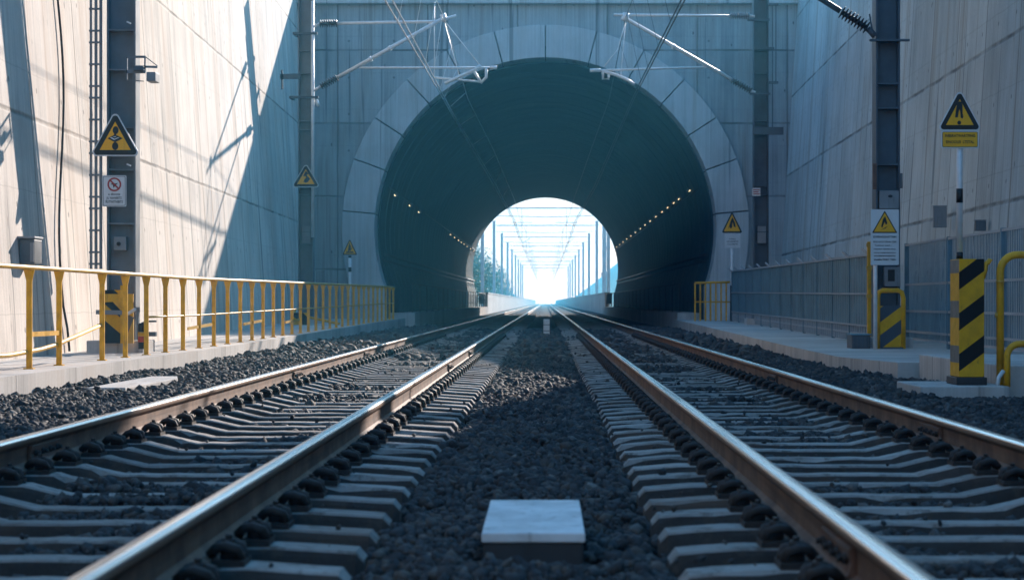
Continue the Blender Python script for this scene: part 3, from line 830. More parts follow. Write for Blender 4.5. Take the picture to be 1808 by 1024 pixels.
parts = [stones(5.2, 10, 950, 0.019, 1.5), stones(10, 18, 640, 0.023, 1.4), stones(18, 32, 420, 0.027, 1.3), stones(32, 66, 95, 0.058, 1.3)]
X, Y, Z, RR = (np.concatenate([p[i] for p in parts]) for i in range(4))
n = len(X)
V = ICO_V[None] * RNG.uniform(0.60, 1.28, (n, 12, 1))
V = V * np.stack([RNG.uniform(0.8, 1.35, n), RNG.uniform(0.75, 1.2, n), RNG.uniform(0.5, 0.95, n)], 1)[:, None, :]
q = RNG.normal(size=(n, 4)); q[:, 1:3] *= 0.5; q /= np.linalg.norm(q, axis=1)[:, None]
w_, a_, b_, c_ = q.T
Rm = np.stack([1 - 2 * (b_ * b_ + c_ * c_), 2 * (a_ * b_ - c_ * w_), 2 * (a_ * c_ + b_ * w_), 2 * (a_ * b_ + c_ * w_), 1 - 2 * (a_ * a_ + c_ * c_), 2 * (b_ * c_ - a_ * w_), 2 * (a_ * c_ - b_ * w_), 2 * (b_ * c_ + a_ * w_), 1 - 2 * (a_ * a_ + b_ * b_)], 1).reshape(n, 3, 3)
V = np.einsum('nij,nkj->nki', Rm, V) * RR[:, None, None] + np.stack([X, Y, Z], 1)[:, None, :]
me = bpy.data.meshes.new('ballast_stones')
me.vertices.add(n * 12); me.vertices.foreach_set('co', V.reshape(-1).astype(np.float32))
Fi = (ICO_F[None] + (np.arange(n) * 12)[:, None, None]).reshape(-1).astype(np.int32)
me.loops.add(len(Fi)); me.loops.foreach_set('vertex_index', Fi)
me.polygons.add(n * 20); me.polygons.foreach_set('loop_start', np.arange(0, n * 60, 3, dtype=np.int32))
me.update(calc_edges=True)
tone = np.clip(RNG.beta(2.0, 2.6, n) + (RNG.random(n) < 0.02) * 0.4, 0, 1)
dr = np.min(np.abs(X[:, None] - np.array([XA, XB, XC, XD])[None]), 1)
tone = np.where((dr < 0.42) & (RNG.random(n) < 0.55), RNG.uniform(0.62, 0.78, n), tone)
atr = me.attributes.new('tone', 'FLOAT', 'POINT'); atr.data.foreach_set('value', np.repeat(tone, 12).astype(np.float32))
me.materials.append(M['stone'])
o = bpy.data.objects.new('ballast_stones', me); COL.objects.link(o)
tag(o, 'dark blue grey crushed stone ballast between and beside the tracks', 'ballast', kind='stuff')

# ================================================================== OBJECTS, TRACK LEVEL
mb = thing('cable_trough_block', (-0.043, 7.7, -0.28), 'pale topped concrete block in the ballast in the centre foreground', 'concrete block')
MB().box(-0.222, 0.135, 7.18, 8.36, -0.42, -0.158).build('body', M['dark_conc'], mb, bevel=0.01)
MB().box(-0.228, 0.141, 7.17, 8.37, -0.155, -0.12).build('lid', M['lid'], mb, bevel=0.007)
kp = thing('marker_post', (0.03, 53, -0.25), 'small white marker post with grey bands between the far tracks', 'marker post')
MB().box(-0.05, 0.11, 52.94, 53.06, -0.35, 0.245).build('post', M['white'], kp, bevel=0.015)
for z in (-0.07, 0.09): MB().box(-0.053, 0.113, 52.935, 53.065, z, z + 0.02).build('band', M['box'], kp)
mb = MB().prismz([(-4.37, 19.2), (-4.0, 19.2), (-3.93, 22.15), (-4.33, 22.15)], -0.24, -0.115)
tag(mb.build('concrete_slab', M['slab'], base=(-4.15, 20.6, -0.24), bevel=0.01), 'flat pale concrete slab lying in the ballast beside the left kerb', 'slab')

# ------------------------------------------------------------------ left railing
rl = lambda y: np.interp(y, [20, 24, 62.6], [-5.42, -5.30, -4.72])
bay = [17.2, 18.5, 19.8, 21.05, 22.2, 24.1]
while bay[-1] < 61.6: bay.append(bay[-1] + 1.24)
rt = thing('railing', (-5.1, 40, 0), 'long yellow steel railing along the left walkway', 'railing')
hr = lambda y: zl(y) + np.interp(y, [20, 62], [1.06, 1.0])
MB().tube([(rl(y), y, hr(y)) for y in bay], 0.026, 10).build('top_rail', M['yel_rail'], rt)
for i, y in enumerate(bay):
    x = rl(y); z0 = zl(y); z1 = hr(y); w = 0.030
    p = [(x - w, z0), (x + w, z0), (x + w, z1 - 0.14), (x + w * 1.9, z1 - 0.02), (x - w * 1.9, z1 - 0.02), (x - w, z1 - 0.14)]
    po = MB().prism(p, y - 0.012, y + 0.012).build('post', M['yel'], rt)
    MB().box(x - 0.05, x + 0.05, y - 0.05, y + 0.05, z0 - 0.001, z0 + 0.012).build('base_plate', M['yel'], po)
runs = [(7, 32, 0.50), (3, 4, 0.50)]
MB().tube([(rl(y) + 0.01, y, zl(y) + 0.5) for y in bay[7:]], 0.014, 8).build('mid_rail', M['yel_rail'], rt)
MB().bar((rl(bay[3]), bay[3], 0.36), (rl(bay[4]), bay[4], 0.36), 0.03, 0.05).build('mid_bar', M['yel'], rt)
MB().tube([(rl(17.2) - 0.02, 17.2, 0.20), (rl(20.4) - 0.02, 20.4, 0.16), (rl(21.0) - 0.02, 21.6, 0.19), (rl(22) - 0.02, 22.2, 0.23), (rl(24) - 0.02, 24.1, 0.42)], 0.026, 8).build('sloping_bar', M['yel_rail'], rt)
for a, b, z in ((9, 11, 0.31), (13, 15, 0.32), (17, 19, 0.30)):
    MB().bar((rl(bay[a]), bay[a] + 0.4, z), (rl(bay[b]), bay[b] - 0.2, z + 0.04), 0.02, 0.045).build('low_bar', M['yel_rail'], rt)
# right-hand portal railing
rt = thing('railing', (5.1, 62, 0.1), 'short yellow barred railing by the right foot of the portal', 'railing')
MB().tube([(4.6, 62, 1.28), (5.72, 62, 1.31)], 0.035, 8).build('top_rail', M['yel'], rt)
MB().tube([(4.6, 62, 0.70), (5.72, 62, 0.70)], 0.022, 8).build('mid_rail', M['yel'], rt)
for k in range(8):
    x = 4.6 + 1.12 * k / 7
    MB().box(x - 0.024, x + 0.024, 61.98, 62.02, 0.11, 1.27).build('baluster', M['yel'], rt)
# left foot: yellow raking barrier behind the railing
o = thing('barrier', (-6.3, 52, 0.1), 'yellow raking barrier behind the far end of the left railing', 'barrier')
MB().tube([at(520, 585, 52), at(545, 560, 52), at(600, 572, 52)], 0.035, 8).build('raking_rail', M['yel'], o)
MB().tube([at(520, 585, 52), at(520, 545, 52)], 0.03, 8).build('upright', M['yel'], o)
MB().box(-6.5, -6.1, 51.9, 52.2, 0.1, 0.42).build('foot', M['haz_l'], o, bevel=0.02)

# ------------------------------------------------------------------ masts
def h_mast(root, x, y, w, d, z0, z1, stiff=(), mat=None, tf=0.028):
    mat = mat or M['steel']
    MB().box(x - w / 2 + tf, x + w / 2 - tf, y - 0.008, y + 0.008, z0, z1).build('web', mat, root)
    MB().box(x - w / 2, x - w / 2 + tf - 0.0005, y - d / 2, y + d / 2, z0, z1).build('flange', mat, root, bevel=0.004)
    MB().box(x + w / 2 - tf + 0.0005, x + w / 2, y - d / 2, y + d / 2, z0, z1).build('flange', mat, root, bevel=0.004)
    for z in stiff:
        MB().box(x - w / 2 + tf, x + w / 2 - tf, y - d / 2 + 0.01, y - 0.009, z - 0.012, z + 0.012).build('stiffener', mat, root)


# near left mast
x, y = -5.86, 28.0
ms = thing('catenary_mast', (x, y, 0), 'near left grey steel catenary mast with ladder and prohibition sign', 'mast')
h_mast(ms, x, y, 0.40, 0.30, 0.16, 11.0, [at(0, q, 27.9).z for q in (54, 124, 225, 300, 395)])
MB().box(x - 0.42, x + 0.36, y - 0.42, y + 0.4, -0.02, 0.17).build('footing', M['slab'], ms, bevel=0.015)
cb = MB().box(x - 0.10, x + 0.07, y - 0.16, y - 0.009, at(0, 442, 27.9).z, at(0, 418, 27.9).z).build('junction_box', M['box'], ms, bevel=0.008)
MB().tube([(x - 0.03, y - 0.185, 1.5), (x - 0.03, y - 0.16, 1.5)], 0.028, 10).build('lock', M['black'], cb)
for q in (42, 293): MB().bar(at(224, q - 3, 27.72), at(231, q, 27.72), 0.03, 0.02).build('step_bolt', M['galv'], ms)
# ladder beside it
ld = thing('ladder', (-6.14, 27.75, 1.0), 'tall narrow grey steel ladder fixed to the near left mast', 'ladder')
zt_ = 11.0
for px in (161, 169.5, 178):
    a = at(px, 475, 27.75); MB().box(a.x - 0.017, a.x + 0.017, 27.73, 27.77, a.z, zt_).build('stringer', M['steel'], ld)
z = at(0, 466, 27.75).z; k = 0
while z < zt_:
    MB().box(at(158, 0, 27.75).x, at(181, 0, 27.75).x, 27.715, 27.728, z - 0.014, z + 0.014).build('rung', M['steel'], ld)
    z += 0.16 if k % 3 == 0 else 0.30; k += 1
# camera bracket
cbk = thing('camera_bracket', at(235, 120, 27.6), 'grey bracket with a small camera on the near left mast', 'camera')
Q = lambda px, py: at(px, py, 27.6)
MB().bar(Q(222, 101), Q(257, 101), 0.03, 0.03).bar(Q(222, 127), Q(257, 127), 0.03, 0.045).bar(Q(256, 101), Q(256, 128), 0.02, 0.02).bar(Q(224, 101), Q(224, 142), 0.02, 0.03).bar(Q(224, 142), Q(254, 144), 0.012, 0.012).bar(Q(257, 101), Q(278, 117), 0.012, 0.012).bar(Q(240, 118), Q(278, 119), 0.02, 0.03).build('bracket', M['steel'], cbk)
a, b = Q(261, 145), Q(277, 129)
MB().box(a.x, b.x, 27.5, 27.8, a.z, b.z).build('camera_housing', M['box'], cbk, bevel=0.008)
a, b = Q(238, 126), Q(256, 119)
MB().box(a.x, b.x, 27.5, 27.7, a.z, b.z).build('gear_case', M['steel_d'], cbk, bevel=0.006)

# hazard guard at the foot of the near left mast
hz = thing('hazard_guard', (-5.9, 27.45, 0), 'yellow and black striped guard at the foot of the near left mast', 'guard')
Y0 = 27.45
a, b = at(178, 606, Y0), at(222, 512, Y0)
MB().box(a.x, b.x, Y0, Y0 + 0.03, a.z, b.z).build('striped_panel', M['haz_l'], hz)
P2 = lambda px, py: (at(px, py, Y0).x, at(px, py, Y0).z)
MB().prism([P2(176, 519), P2(236, 519), P2(236, 560), P2(214, 548), P2(200, 533), P2(176, 534)], Y0 - 0.03, Y0 - 0.002).build('yellow_bracket', M['yel'], hz)
MB().prism([P2(214, 504), P2(224, 504), P2(224, 606), P2(214, 606)], Y0 - 0.06, Y0 - 0.031).build('upright', M['yel'], hz)
MB().bar(at(170, 551, Y0), at(216, 552, Y0 - 0.05), 0.03, 0.06).build('cross_bar', M['box'], hz)
MB().bar(at(222, 556, Y0 - 0.06), at(239, 546, Y0 - 0.25), 0.03, 0.035).build('arm', M['galv'], hz)
MB().prism([P2(226, 606), P2(236, 606), P2(236, 563), P2(226, 590)], Y0 - 0.02, Y0 + 0.02).build('splash_plate', M['yel_rail'], hz)

# marker lamp
a = at(250, 616, 27.2)
lp = thing('marker_lamp', a, 'small red yellow and black marker lamp behind the left railing', 'lamp')
MB().tube([a, a + Vector((0, 0, 0.09))], 0.045, 12).build('base', M['black'], lp)
MB().tube([a + Vector((0, 0, 0.092)), a + Vector((0, 0, 0.17))], 0.05, 12).build('red_ring', M['red'], lp)
MB().tube([a + Vector((0, 0, 0.172)), a + Vector((0, 0, 0.225))], 0.05, 12).build('yellow_ring', M['yel'], lp)
MB().tube([a + Vector((0, 0, 0.227)), a + Vector((0, 0, 0.33)), a + Vector((0, 0, 0.35))], [0.045, 0.045, 0.03], 12).build('cap', M['black'], lp)
MB().box(a.x + 0.08, a.x + 0.2, a.y - 0.05, a.y + 0.05, a.z + 0.17, a.z + 0.23).bar(a + Vector((0.03, 0, 0.2)), a + Vector((0.09, 0, 0.2)), 0.02, 0.02).build('side_lens', M['box_d'], lp)
MB().box(a.x + 0.08, a.x + 0.2, a.y - 0.03, a.y + 0.03, a.z + 0.36, a.z + 0.385).bar(a + Vector((0, 0, 0.35)), a + Vector((0.1, 0, 0.37)), 0.02, 0.02).build('flag', M['steel_d'], lp)

# wall fittings, left
jb = thing('wall_box', at(51, 445, 25.6), 'dark grey junction box on the sunlit left wall', 'junction box')
a, b = at(37, 467, 25.3), at(64, 422, 25.3)
MB().box(a.x, b.x, 25.2, 25.6, a.z, b.z).build('housing', M['box_d'], jb, bevel=0.02)
MB().box(a.x - 0.02, b.x + 0.012, 25.17, 25.62, b.z + 0.001, b.z + 0.03).build('hood', M['box'], jb, bevel=0.008)
MB().box(b.x - 0.05, b.x - 0.005, 25.187, 25.199, a.z + 0.03, b.z - 0.05).build('door', M['box'], jb)
pts = []
for py in range(-20, 640, 40):
    Yc = 28.3 - 0.0016 * py + 0.25 * math.sin(py * 0.011) + (0.12 if py > 560 else 0)
    zz = at(0, py, Yc).z
    pts.append((lw(Yc) - BAT * zz + 0.042, Yc, zz))
tag(MB().tube(pts, 0.017, 8).build('cable_conduit', M['clip'], base=(-6.6, 27.8, 0)), 'dark cable conduit running down the sunlit left wall', 'conduit')

# far left / right masts with cantilevers
def far_mast(label, lx, side):
    yb = 54.0
    xc = (lx - VX) * yb / F
    r = thing('catenary_mast', (xc, yb, 0.1), label, 'mast')
    h_mast(r, xc, yb, 0.40, 0.36, 0.1, 9.5, [at(0, q, yb).z for q in (91, 131, 215, 230, 330, 345, 410, 430)], M['steel_d'] if side > 0 else M['steel'])
    MB().box(xc - 0.4, xc + 0.4, yb - 0.35, yb + 0.4, 0.0, 0.25).build('footing', M['slab'], r)
    return r, xc, yb


r, xc, yb = far_mast('far left steel catenary mast beside the portal carrying a triangular warning sign', 541, -1)
G = lambda px, py, dy=-0.25: Vector((at(px, py, yb).x, yb + dy, at(px, py, yb).z))
MB().tube([G(554, 5), G(554, 420)], 0.045, 8).build('riser_tube', M['galv'], r)
for py, x0, x1 in ((62, 519, 562), (174, 513, 564)): MB().bar(G(x0, py), G(x1, py), 0.10, 0.06).bar(G(x0 + 4, py, -0.25), G(x0 + 4, py, 0.2), 0.08, 0.08).build('bracket', M['steel_d'], r)
MB().bar(G(497, 138), G(533, 137), 0.05, 0.14).bar(G(500, 126), G(500, 160), 0.05, 0.05).build('wall_bracket', M['steel_d'], r)
MB().box(xc - 0.1, xc + 0.13, yb - 0.14, yb - 0.01, G(0, 430).z, G(0, 400).z).build('junction_box', M['box'], r, bevel=0.01)
MB().tube([G(560, 178), G(565, 190)], 0.05, 8).build('weight', M['galv'], r)


def cantilever(label, px_m, mir):
    """tubular cantilever: top tie, raking strut, steady tube and registration arm; pixel columns mirrored for the right"""
    return None


ca = thing('cantilever', G(560, 100), 'galvanised tubular cantilever over the left track', 'cantilever')
MB().ribbed(G(566, 45), G(598, 44), 0.045, 0.115, 8).build('insulator', M['insul'], ca)
MB().tube([G(556, 50), G(566, 45)], 0.035, 8).tube([G(598, 44), G(770, 41), G(806, 31)], 0.04, 8).build('top_tie', M['galv'], ca)
MB().ribbed(G(568, 155), G(598, 139), 0.05, 0.115, 8).build('insulator', M['insul'], ca)
MB().tube([G(556, 163), G(568, 155)], 0.04, 8).tube([G(598, 139), G(786, 34)], 0.052, 8).tube([G(654, 108), G(658, 106)], 0.075, 8).tube([G(688, 89), G(692, 87)], 0.075, 8).tube([G(782, 28), G(787, 40)], 0.08, 8).build('raking_strut', M['galv'], ca)
MB().tube([G(636, 122), G(878, 122)], 0.032, 8).tube([G(866, 122), G(878, 122)], 0.05, 8).build('steady_tube', M['galv'], ca)
MB().tube([G(768, 139), G(849, 147)], 0.03, 8).tube([G(787, 151, -0.4), G(812, 138, -0.3), G(837, 127), G(849, 118)], 0.045, 8).tube([G(837, 127), G(849, 147)], 0.035, 8).tube([G(859, 122), G(859, 139), G(849, 149)], 0.04, 8).build('registration_arm', M['galv'], ca)
MB().tube([G(786, 40), G(850, 120)], 0.014, 6).tube([G(785, 40), G(812, 138)], 0.012, 6).tube([G(768, 10), G(768, 139)], 0.010, 6).build('stay_wire', M['wire'], ca)

r, xc, yb = far_mast('far right steel catenary mast beside the portal', 1343, 1)
for py, x0, x1 in ((11, 1355, 1372), (38, 1318, 1357), (88, 1330, 1365), (148, 1355, 1372), (168, 1322, 1358), (233, 1328, 1381)): MB().bar(G(x0, py), G(x1, py), 0.10, 0.06 if py != 233 else 0.2).build('bracket', M['steel_d'], r)
MB().bar(G(1362, 11), G(1362, 230), 0.03, 0.03).bar(G(1368, 11), G(1368, 150), 0.03, 0.03).build('riser_tube', M['steel_d'], r)
MB().box(xc - 0.1, xc + 0.13, yb - 0.14, yb - 0.01, G(0, 430).z, G(0, 400).z).build('junction_box', M['box'], r, bevel=0.01)
pl = thing('notice_plate', G(1334, 340, -0.3), 'small red and white notice plate on the far right mast', 'sign')
a, b = G(1327, 347), G(1341, 333)
MB().box(a.x, b.x, yb - 0.215, yb - 0.2, a.z, b.z).build('plate', M['sign_wht'], pl)
for k in range(3):
    z = b.z - 0.05 - k * 0.055
    MB().box(a.x + 0.02, b.x - 0.02 - 0.03 * (k % 2), yb - 0.22, yb - 0.2155, z - 0.012, z + 0.012).build('printed_line', M['sign_red'], pl)
ca = thing('cantilever', G(1325, 100), 'grey tubular cantilever over the right track', 'cantilever')
MB().ribbed(G(1322, 31), G(1287, 31), 0.045, 0.105, 9).build('insulator', M['box'], ca)
MB().tube([G(1331, 32), G(1322, 31)], 0.035, 8).tube([G(1287, 31), G(1083, 29)], 0.036, 8).build('top_tie', M['galv'], ca)
MB().ribbed(G(1325, 163), G(1290, 143), 0.05, 0.105, 9).build('insulator', M['insul'], ca)
MB().tube([G(1332, 166), G(1325, 163)], 0.04, 8).tube([G(1290, 143), G(1108, 38), G(1096, 35)], 0.05, 8).tube([G(1186, 84), G(1189, 86)], 0.075, 8).tube([G(1105, 26), G(1103, 40)], 0.09, 8).build('raking_strut', M['galv'], ca)
MB().tube([G(1246, 121), G(1041, 127)], 0.03, 8).tube([G(1041, 127), G(1060, 126.5)], 0.05, 8).build('steady_tube', M['galv'], ca)
MB().tube([G(1062, 127), G(1085, 134), G(1105, 143, -0.35), G(1119, 153, -0.45)], 0.042, 8).tube([G(1064, 128), G(1064, 142), G(1074, 142), G(1074, 134)], 0.035, 8).build('registration_arm', M['galv'], ca)
MB().tube([G(1104, 40), G(1090, 90), G(1066, 120)], 0.012, 6).tube([G(1104, 40), G(1095, 140)], 0.010, 6).build('stay_wire', M['wire'], ca)

# near right mast
x, y = 5.22, 30.9
ms = thing('catenary_mast', (x, y, 0), 'near right dark steel catenary mast behind the white safety notice', 'mast')
h_mast(ms, x, y, 0.37, 0.36, 0.1, 10.5, [at(0, q, y).z for q in (75, 193, 292, 150)], M['steel_d'])
MB().box(x - 0.35, x + 0.35, y - 0.35, y + 0.35, -0.02, 0.16).build('footing', M['slab'], ms, bevel=0.015)
N_ = lambda px, py, dy=-0.22: Vector((at(px, py, y).x, y + dy, at(px, py, y).z))
MB().bar(N_(1531, 75), N_(1601, 75), 0.08, 0.03).build('bracket', M['steel_d'], ms)
MB().bar(N_(1540, 291), N_(1540, 336), 0.055, 0.06).build('cable_guard', M['plate'], ms)
MB().bar(N_(1586, 308), N_(1586, 334), 0.045, 0.06).build('small_box', M['box_d'], ms)
a, b = N_(1549, 370), N_(1583, 338)
jb = MB().box(a.x, b.x, y - 0.2, y - 0.01, a.z, b.z).build('equipment_box', M['box'], ms, bevel=0.008)
MB().prism(ell(N_(1568, 348).x, N_(1568, 348).z, 0.035, 0.022), y - 0.206, y - 0.2005).build('lock', M['black'], jb)
a, b = N_(1558, 506), N_(1586, 472)
jb = MB().box(a.x, b.x, y - 0.2, y - 0.01, a.z, b.z).build('equipment_box', M['box'], ms, bevel=0.008)
MB().box(a.x + 0.05, b.x - 0.09, y - 0.207, y - 0.2005, a.z + 0.08, b.z - 0.04).build('meter_window', M['black'], jb)
ca = thing('cantilever', N_(1535, 65), 'near right cantilever strut with black ribbed insulator leaving the frame', 'cantilever')
MB().tube([N_(1541, 68), N_(1528, 54)], 0.05, 8).tube([N_(1480, 24), N_(1436, -4), N_(1300, -90), N_(1240, -128)], 0.045, 8).build('raking_strut', M['steel_d'], ca)
MB().ribbed(N_(1528, 54), N_(1480, 24), 0.04, 0.105, 9).build('insulator', M['black'], ca)
MB().bar(N_(1531, 29), N_(1536, 58), 0.02, 0.03).build('arcing_horn', M['steel_d'], ca)
MB().tube([N_(1541, -125), N_(1240, -128)], 0.03, 8).build('top_tie', M['steel_d'], ca)

# ================================================================== OVERHEAD LINE
def overhead(label, cw, cw2, msn, drops, mat):
    r = thing('overhead_line', cw[0], label, 'overhead wires')
    MB().tube(cw, 0.018, 6).build('contact_wire', mat, r)
    MB().tube(cw2, 0.018, 6).build('contact_wire', mat, r)
    MB().tube(msn, 0.011, 6).build('messenger_wire', mat, r)
    cy = [p[1] for p in cw]
    ip = lambda c, y: (np.interp(y, [p[1] for p in c], [p[0] for p in c]), y, np.interp(y, [p[1] for p in c], [p[2] for p in c]))
    for yd in drops:
        MB().tube([ip(cw, yd), ip(msn, yd)], 0.0055, 5).build('dropper', mat, r)
    return r


DR = [33, 38, 42, 46, 50, 53, 57, 60, 64, 69, 75, 82, 90, 100, 112, 126, 142]
overhead('pair of contact wires with hangers above the left track',
         [(-3.25, 5, 6.75), (-3.10, 39, 6.52), tuple(at(768, 150, 54)), tuple(at(794, 195, 65)), (-2.3, 90, 5.9), (-1.9, 120, 5.5), (-1.95, 150, 5.4), (-1.95, 300, 5.5), (-1.95, 600, 5.5)],
         [(-3.13, 5, 6.75), (-2.98, 39, 6.56), tuple(at(773, 150, 54)), tuple(at(797, 195, 65)), (-2.2, 90, 5.9), (-1.8, 120, 5.5), (-1.85, 150, 5.4), (-1.85, 300, 5.5), (-1.85, 600, 5.5)],
         [(-2.9, 5, 8.6), (-2.8, 30, 7.9), tuple(at(785, 34, 54)), tuple(at(826, 175, 65)), (-2.05, 80, 6.7), (-1.7, 110, 6.3), (-1.8, 150, 6.6), (-1.95, 190, 7.6), (-1.95, 600, 7.6)], DR, M['wire'])
overhead('pair of darker contact wires with hangers above the right track',
         [(2.95, 5, 6.8), (2.63, 39, 6.54), tuple(at(1128, 150, 54)), tuple(at(1108, 195, 65)), (2.2, 90, 5.9), (1.75, 120, 5.5), (1.75, 150, 5.4), (1.75, 300, 5.5), (1.75, 600, 5.5)],
         [(3.05, 5, 6.8), (2.72, 39, 6.58), tuple(at(1132, 150, 54)), tuple(at(1111, 195, 65)), (2.3, 90, 5.9), (1.85, 120, 5.5), (1.85, 150, 5.4), (1.85, 300, 5.5), (1.85, 600, 5.5)],
         [(2.6, 5, 8.6), (2.3, 30, 7.9), tuple(at(1104, 34, 54)), tuple(at(1076, 175, 65)), (1.8, 80, 6.7), (1.55, 110, 6.3), (1.6, 150, 6.6), (1.75, 190, 7.6), (1.75, 600, 7.6)], DR, M['wire_d'])

# ================================================================== SIGNS
# near left triangle
w = at(249, 0, 27.68).x - at(159, 0, 27.68).x; h = (276 - 194) * 27.68 / F
c = at(203.5, 276, 27.68); Y0 = 27.68
sg = thing('warning_sign', c, 'large yellow warning triangle with black ovals and diamond on the near left mast', 'sign')
triangle_sign(sg, c.x, Y0, c.z, w, h)
dia = lambda cx, cz, rx, rz: [(cx - rx, cz), (cx, cz - rz), (cx + rx, cz), (cx, cz + rz)]
picto(sg, [ell(0.01, 0.555, 0.058, 0.085), ell(0, 0.215, 0.062, 0.085), dia(0, 0.38, 0.15, 0.085), [(-0.02, 0.45), (0.02, 0.45), (0.02, 0.49), (-0.02, 0.49)]], c.x, c.z, w, h, Y0)
mb = MB()
for p in ([(-0.10, 0.395), (-0.02, 0.345), (0.09, 0.40), (0.05, 0.40), (-0.01, 0.37), (-0.07, 0.405)], [(-0.05, 0.42), (0.0, 0.40), (0.03, 0.43), (-0.01, 0.42)]):
    mb.prism([(c.x + a * w, c.z + b * h) for a, b in p], Y0 - 0.0115, Y0 - 0.0092)
mb.build('pictogram_detail', M['sign_wht'], sg)
MB().bar((c.x, Y0 + 0.013, c.z + h * 0.3), (c.x, Y0 + 0.13, c.z + h * 0.3), 0.3, 0.04).build('clamp', M['galv'], sg)
# prohibition plate
a, b = at(180.5, 365, Y0), at(223, 310, Y0); cx = (a.x + b.x) / 2
sg = thing('prohibition_sign', (cx, Y0, a.z), 'white plate with red prohibition ring below the large triangle', 'sign')
RC = [(a.x, a.z), (b.x, a.z), (b.x, b.z), (a.x, b.z)]
MB().prism(rounded(RC, 0.02), Y0, Y0 + 0.01).build('plate', M['sign_wht'], sg)
ins = lambda q, d: [(q[0][0] + d, q[0][1] + d), (q[1][0] - d, q[1][1] + d), (q[2][0] - d, q[2][1] - d), (q[3][0] + d, q[3][1] - d)]
MB().prism(rounded(ins(RC, 0.012), 0.016), Y0 - 0.002, Y0 - 0.0003).build('border', M['sign_blk'], sg)
MB().prism(rounded(ins(RC, 0.018), 0.013), Y0 - 0.004, Y0 - 0.0022).build('sign_face', M['sign_wht'], sg)
rc = at(202, 326, Y0); rr = 12.3 * Y0 / F
mb = MB(); n = 36
v = [(rc.x + r_ * math.cos(k * math.tau / n), yq, rc.z + r_ * math.sin(k * math.tau / n)) for yq in (Y0 - 0.006,) for k in range(n) for r_ in (rr, rr * 0.76)]
mb.add(v, [(2 * k, 2 * k + 1, (2 * k + 3) % (2 * n), (2 * k + 2) % (2 * n)) for k in range(n)])
d = rr * 0.68
mb.prism([(rc.x - d - 0.008, rc.z + d - 0.008), (rc.x + d - 0.008, rc.z - d - 0.008), (rc.x + d + 0.008, rc.z - d + 0.008), (rc.x - d + 0.008, rc.z + d + 0.008)], Y0 - 0.0075, Y0 - 0.0062)
mb.build('red_ring', M['sign_red'], sg)
MB().prism([(rc.x - 0.05, rc.z + 0.0), (rc.x - 0.02, rc.z - 0.005), (rc.x - 0.01, rc.z - 0.05), (rc.x + 0.01, rc.z - 0.02), (rc.x + 0.05, rc.z + 0.02), (rc.x + 0.01, rc.z + 0.012), (rc.x - 0.02, rc.z + 0.03)], Y0 - 0.0058, Y0 - 0.0042).build('pictogram', M['sign_blk'], sg)
s_ = Y0 / F
lettering([('e dinnnts', 0, 0, 4 * s_, 21 * s_), ('JU NANIBITS', -0.003, -6.8 * s_, 4.2 * s_, 27 * s_), ('RUTINITNIBITS', 0, -13.6 * s_, 4.6 * s_, 30 * s_)], sg, cx, Y0 - 0.005, at(0, 345, Y0).z, M['sign_blk'])

# far left triangle on mast
Y0 = 53.6; w = 51 * Y0 / F; h = 43 * Y0 / F; c = at(540, 331, Y0)
sg = thing('warning_sign', c, 'dull yellow warning triangle on the far left mast', 'sign')
triangle_sign(sg, c.x, Y0, c.z, w, h)
picto(sg, [[(-0.10, 0.45), (0.0, 0.68), (0.10, 0.55), (0.03, 0.50), (0.12, 0.38), (0.02, 0.18), (-0.08, 0.22), (-0.04, 0.34), (0.02, 0.40), (-0.03, 0.46)], [(0.06, 0.2), (0.15, 0.36), (0.11, 0.38), (0.03, 0.22)]], c.x, c.z, w, h, Y0)
MB().box(c.x - 0.1, c.x + 0.1, Y0 + 0.013, Y0 + 0.25, c.z + 0.15, c.z + 0.2).build('clamp', M['steel_d'], sg)


def banded_post(root, x, y, z0, z1, r, bands):
    MB().tube([(x, y, z0), (x, y, z1)], r, 12).build('post', M['sign_wht'] if False else M['galv'], root)
    for a, b in bands: MB().tube([(x, y, a), (x, y, b)], r + 0.003, 12).build('band', M['sign_blk'], root)


# small triangle on banded post at the left foot of the arch
Y0 = 60.0; w = 29 * Y0 / F; h = 31 * Y0 / F; c = at(617.5, 451, Y0)
sg = thing('warning_sign', (c.x, Y0, 0.2), 'small yellow warning triangle on a banded post by the left foot of the arch', 'sign')
triangle_sign(sg, c.x, Y0, c.z, w, h, 0.03, 0.09)
picto(sg, [[(-0.12, 0.22), (-0.02, 0.75), (0.08, 0.5), (0.06, 0.28)], [(-0.24, 0.13), (0.28, 0.13), (0.2, 0.22), (-0.2, 0.22)], [(0.05, 0.25), (0.2, 0.5), (0.16, 0.5), (0.0, 0.25)]], c.x, c.z, w, h, Y0)
banded_post(sg, c.x, Y0 + 0.05, 0.12, c.z + 0.3, 0.045, [(at(0, 480, Y0).z, at(0, 472, Y0).z), (at(0, 454, Y0).z - 0.02, at(0, 454, Y0).z + 0.05)])

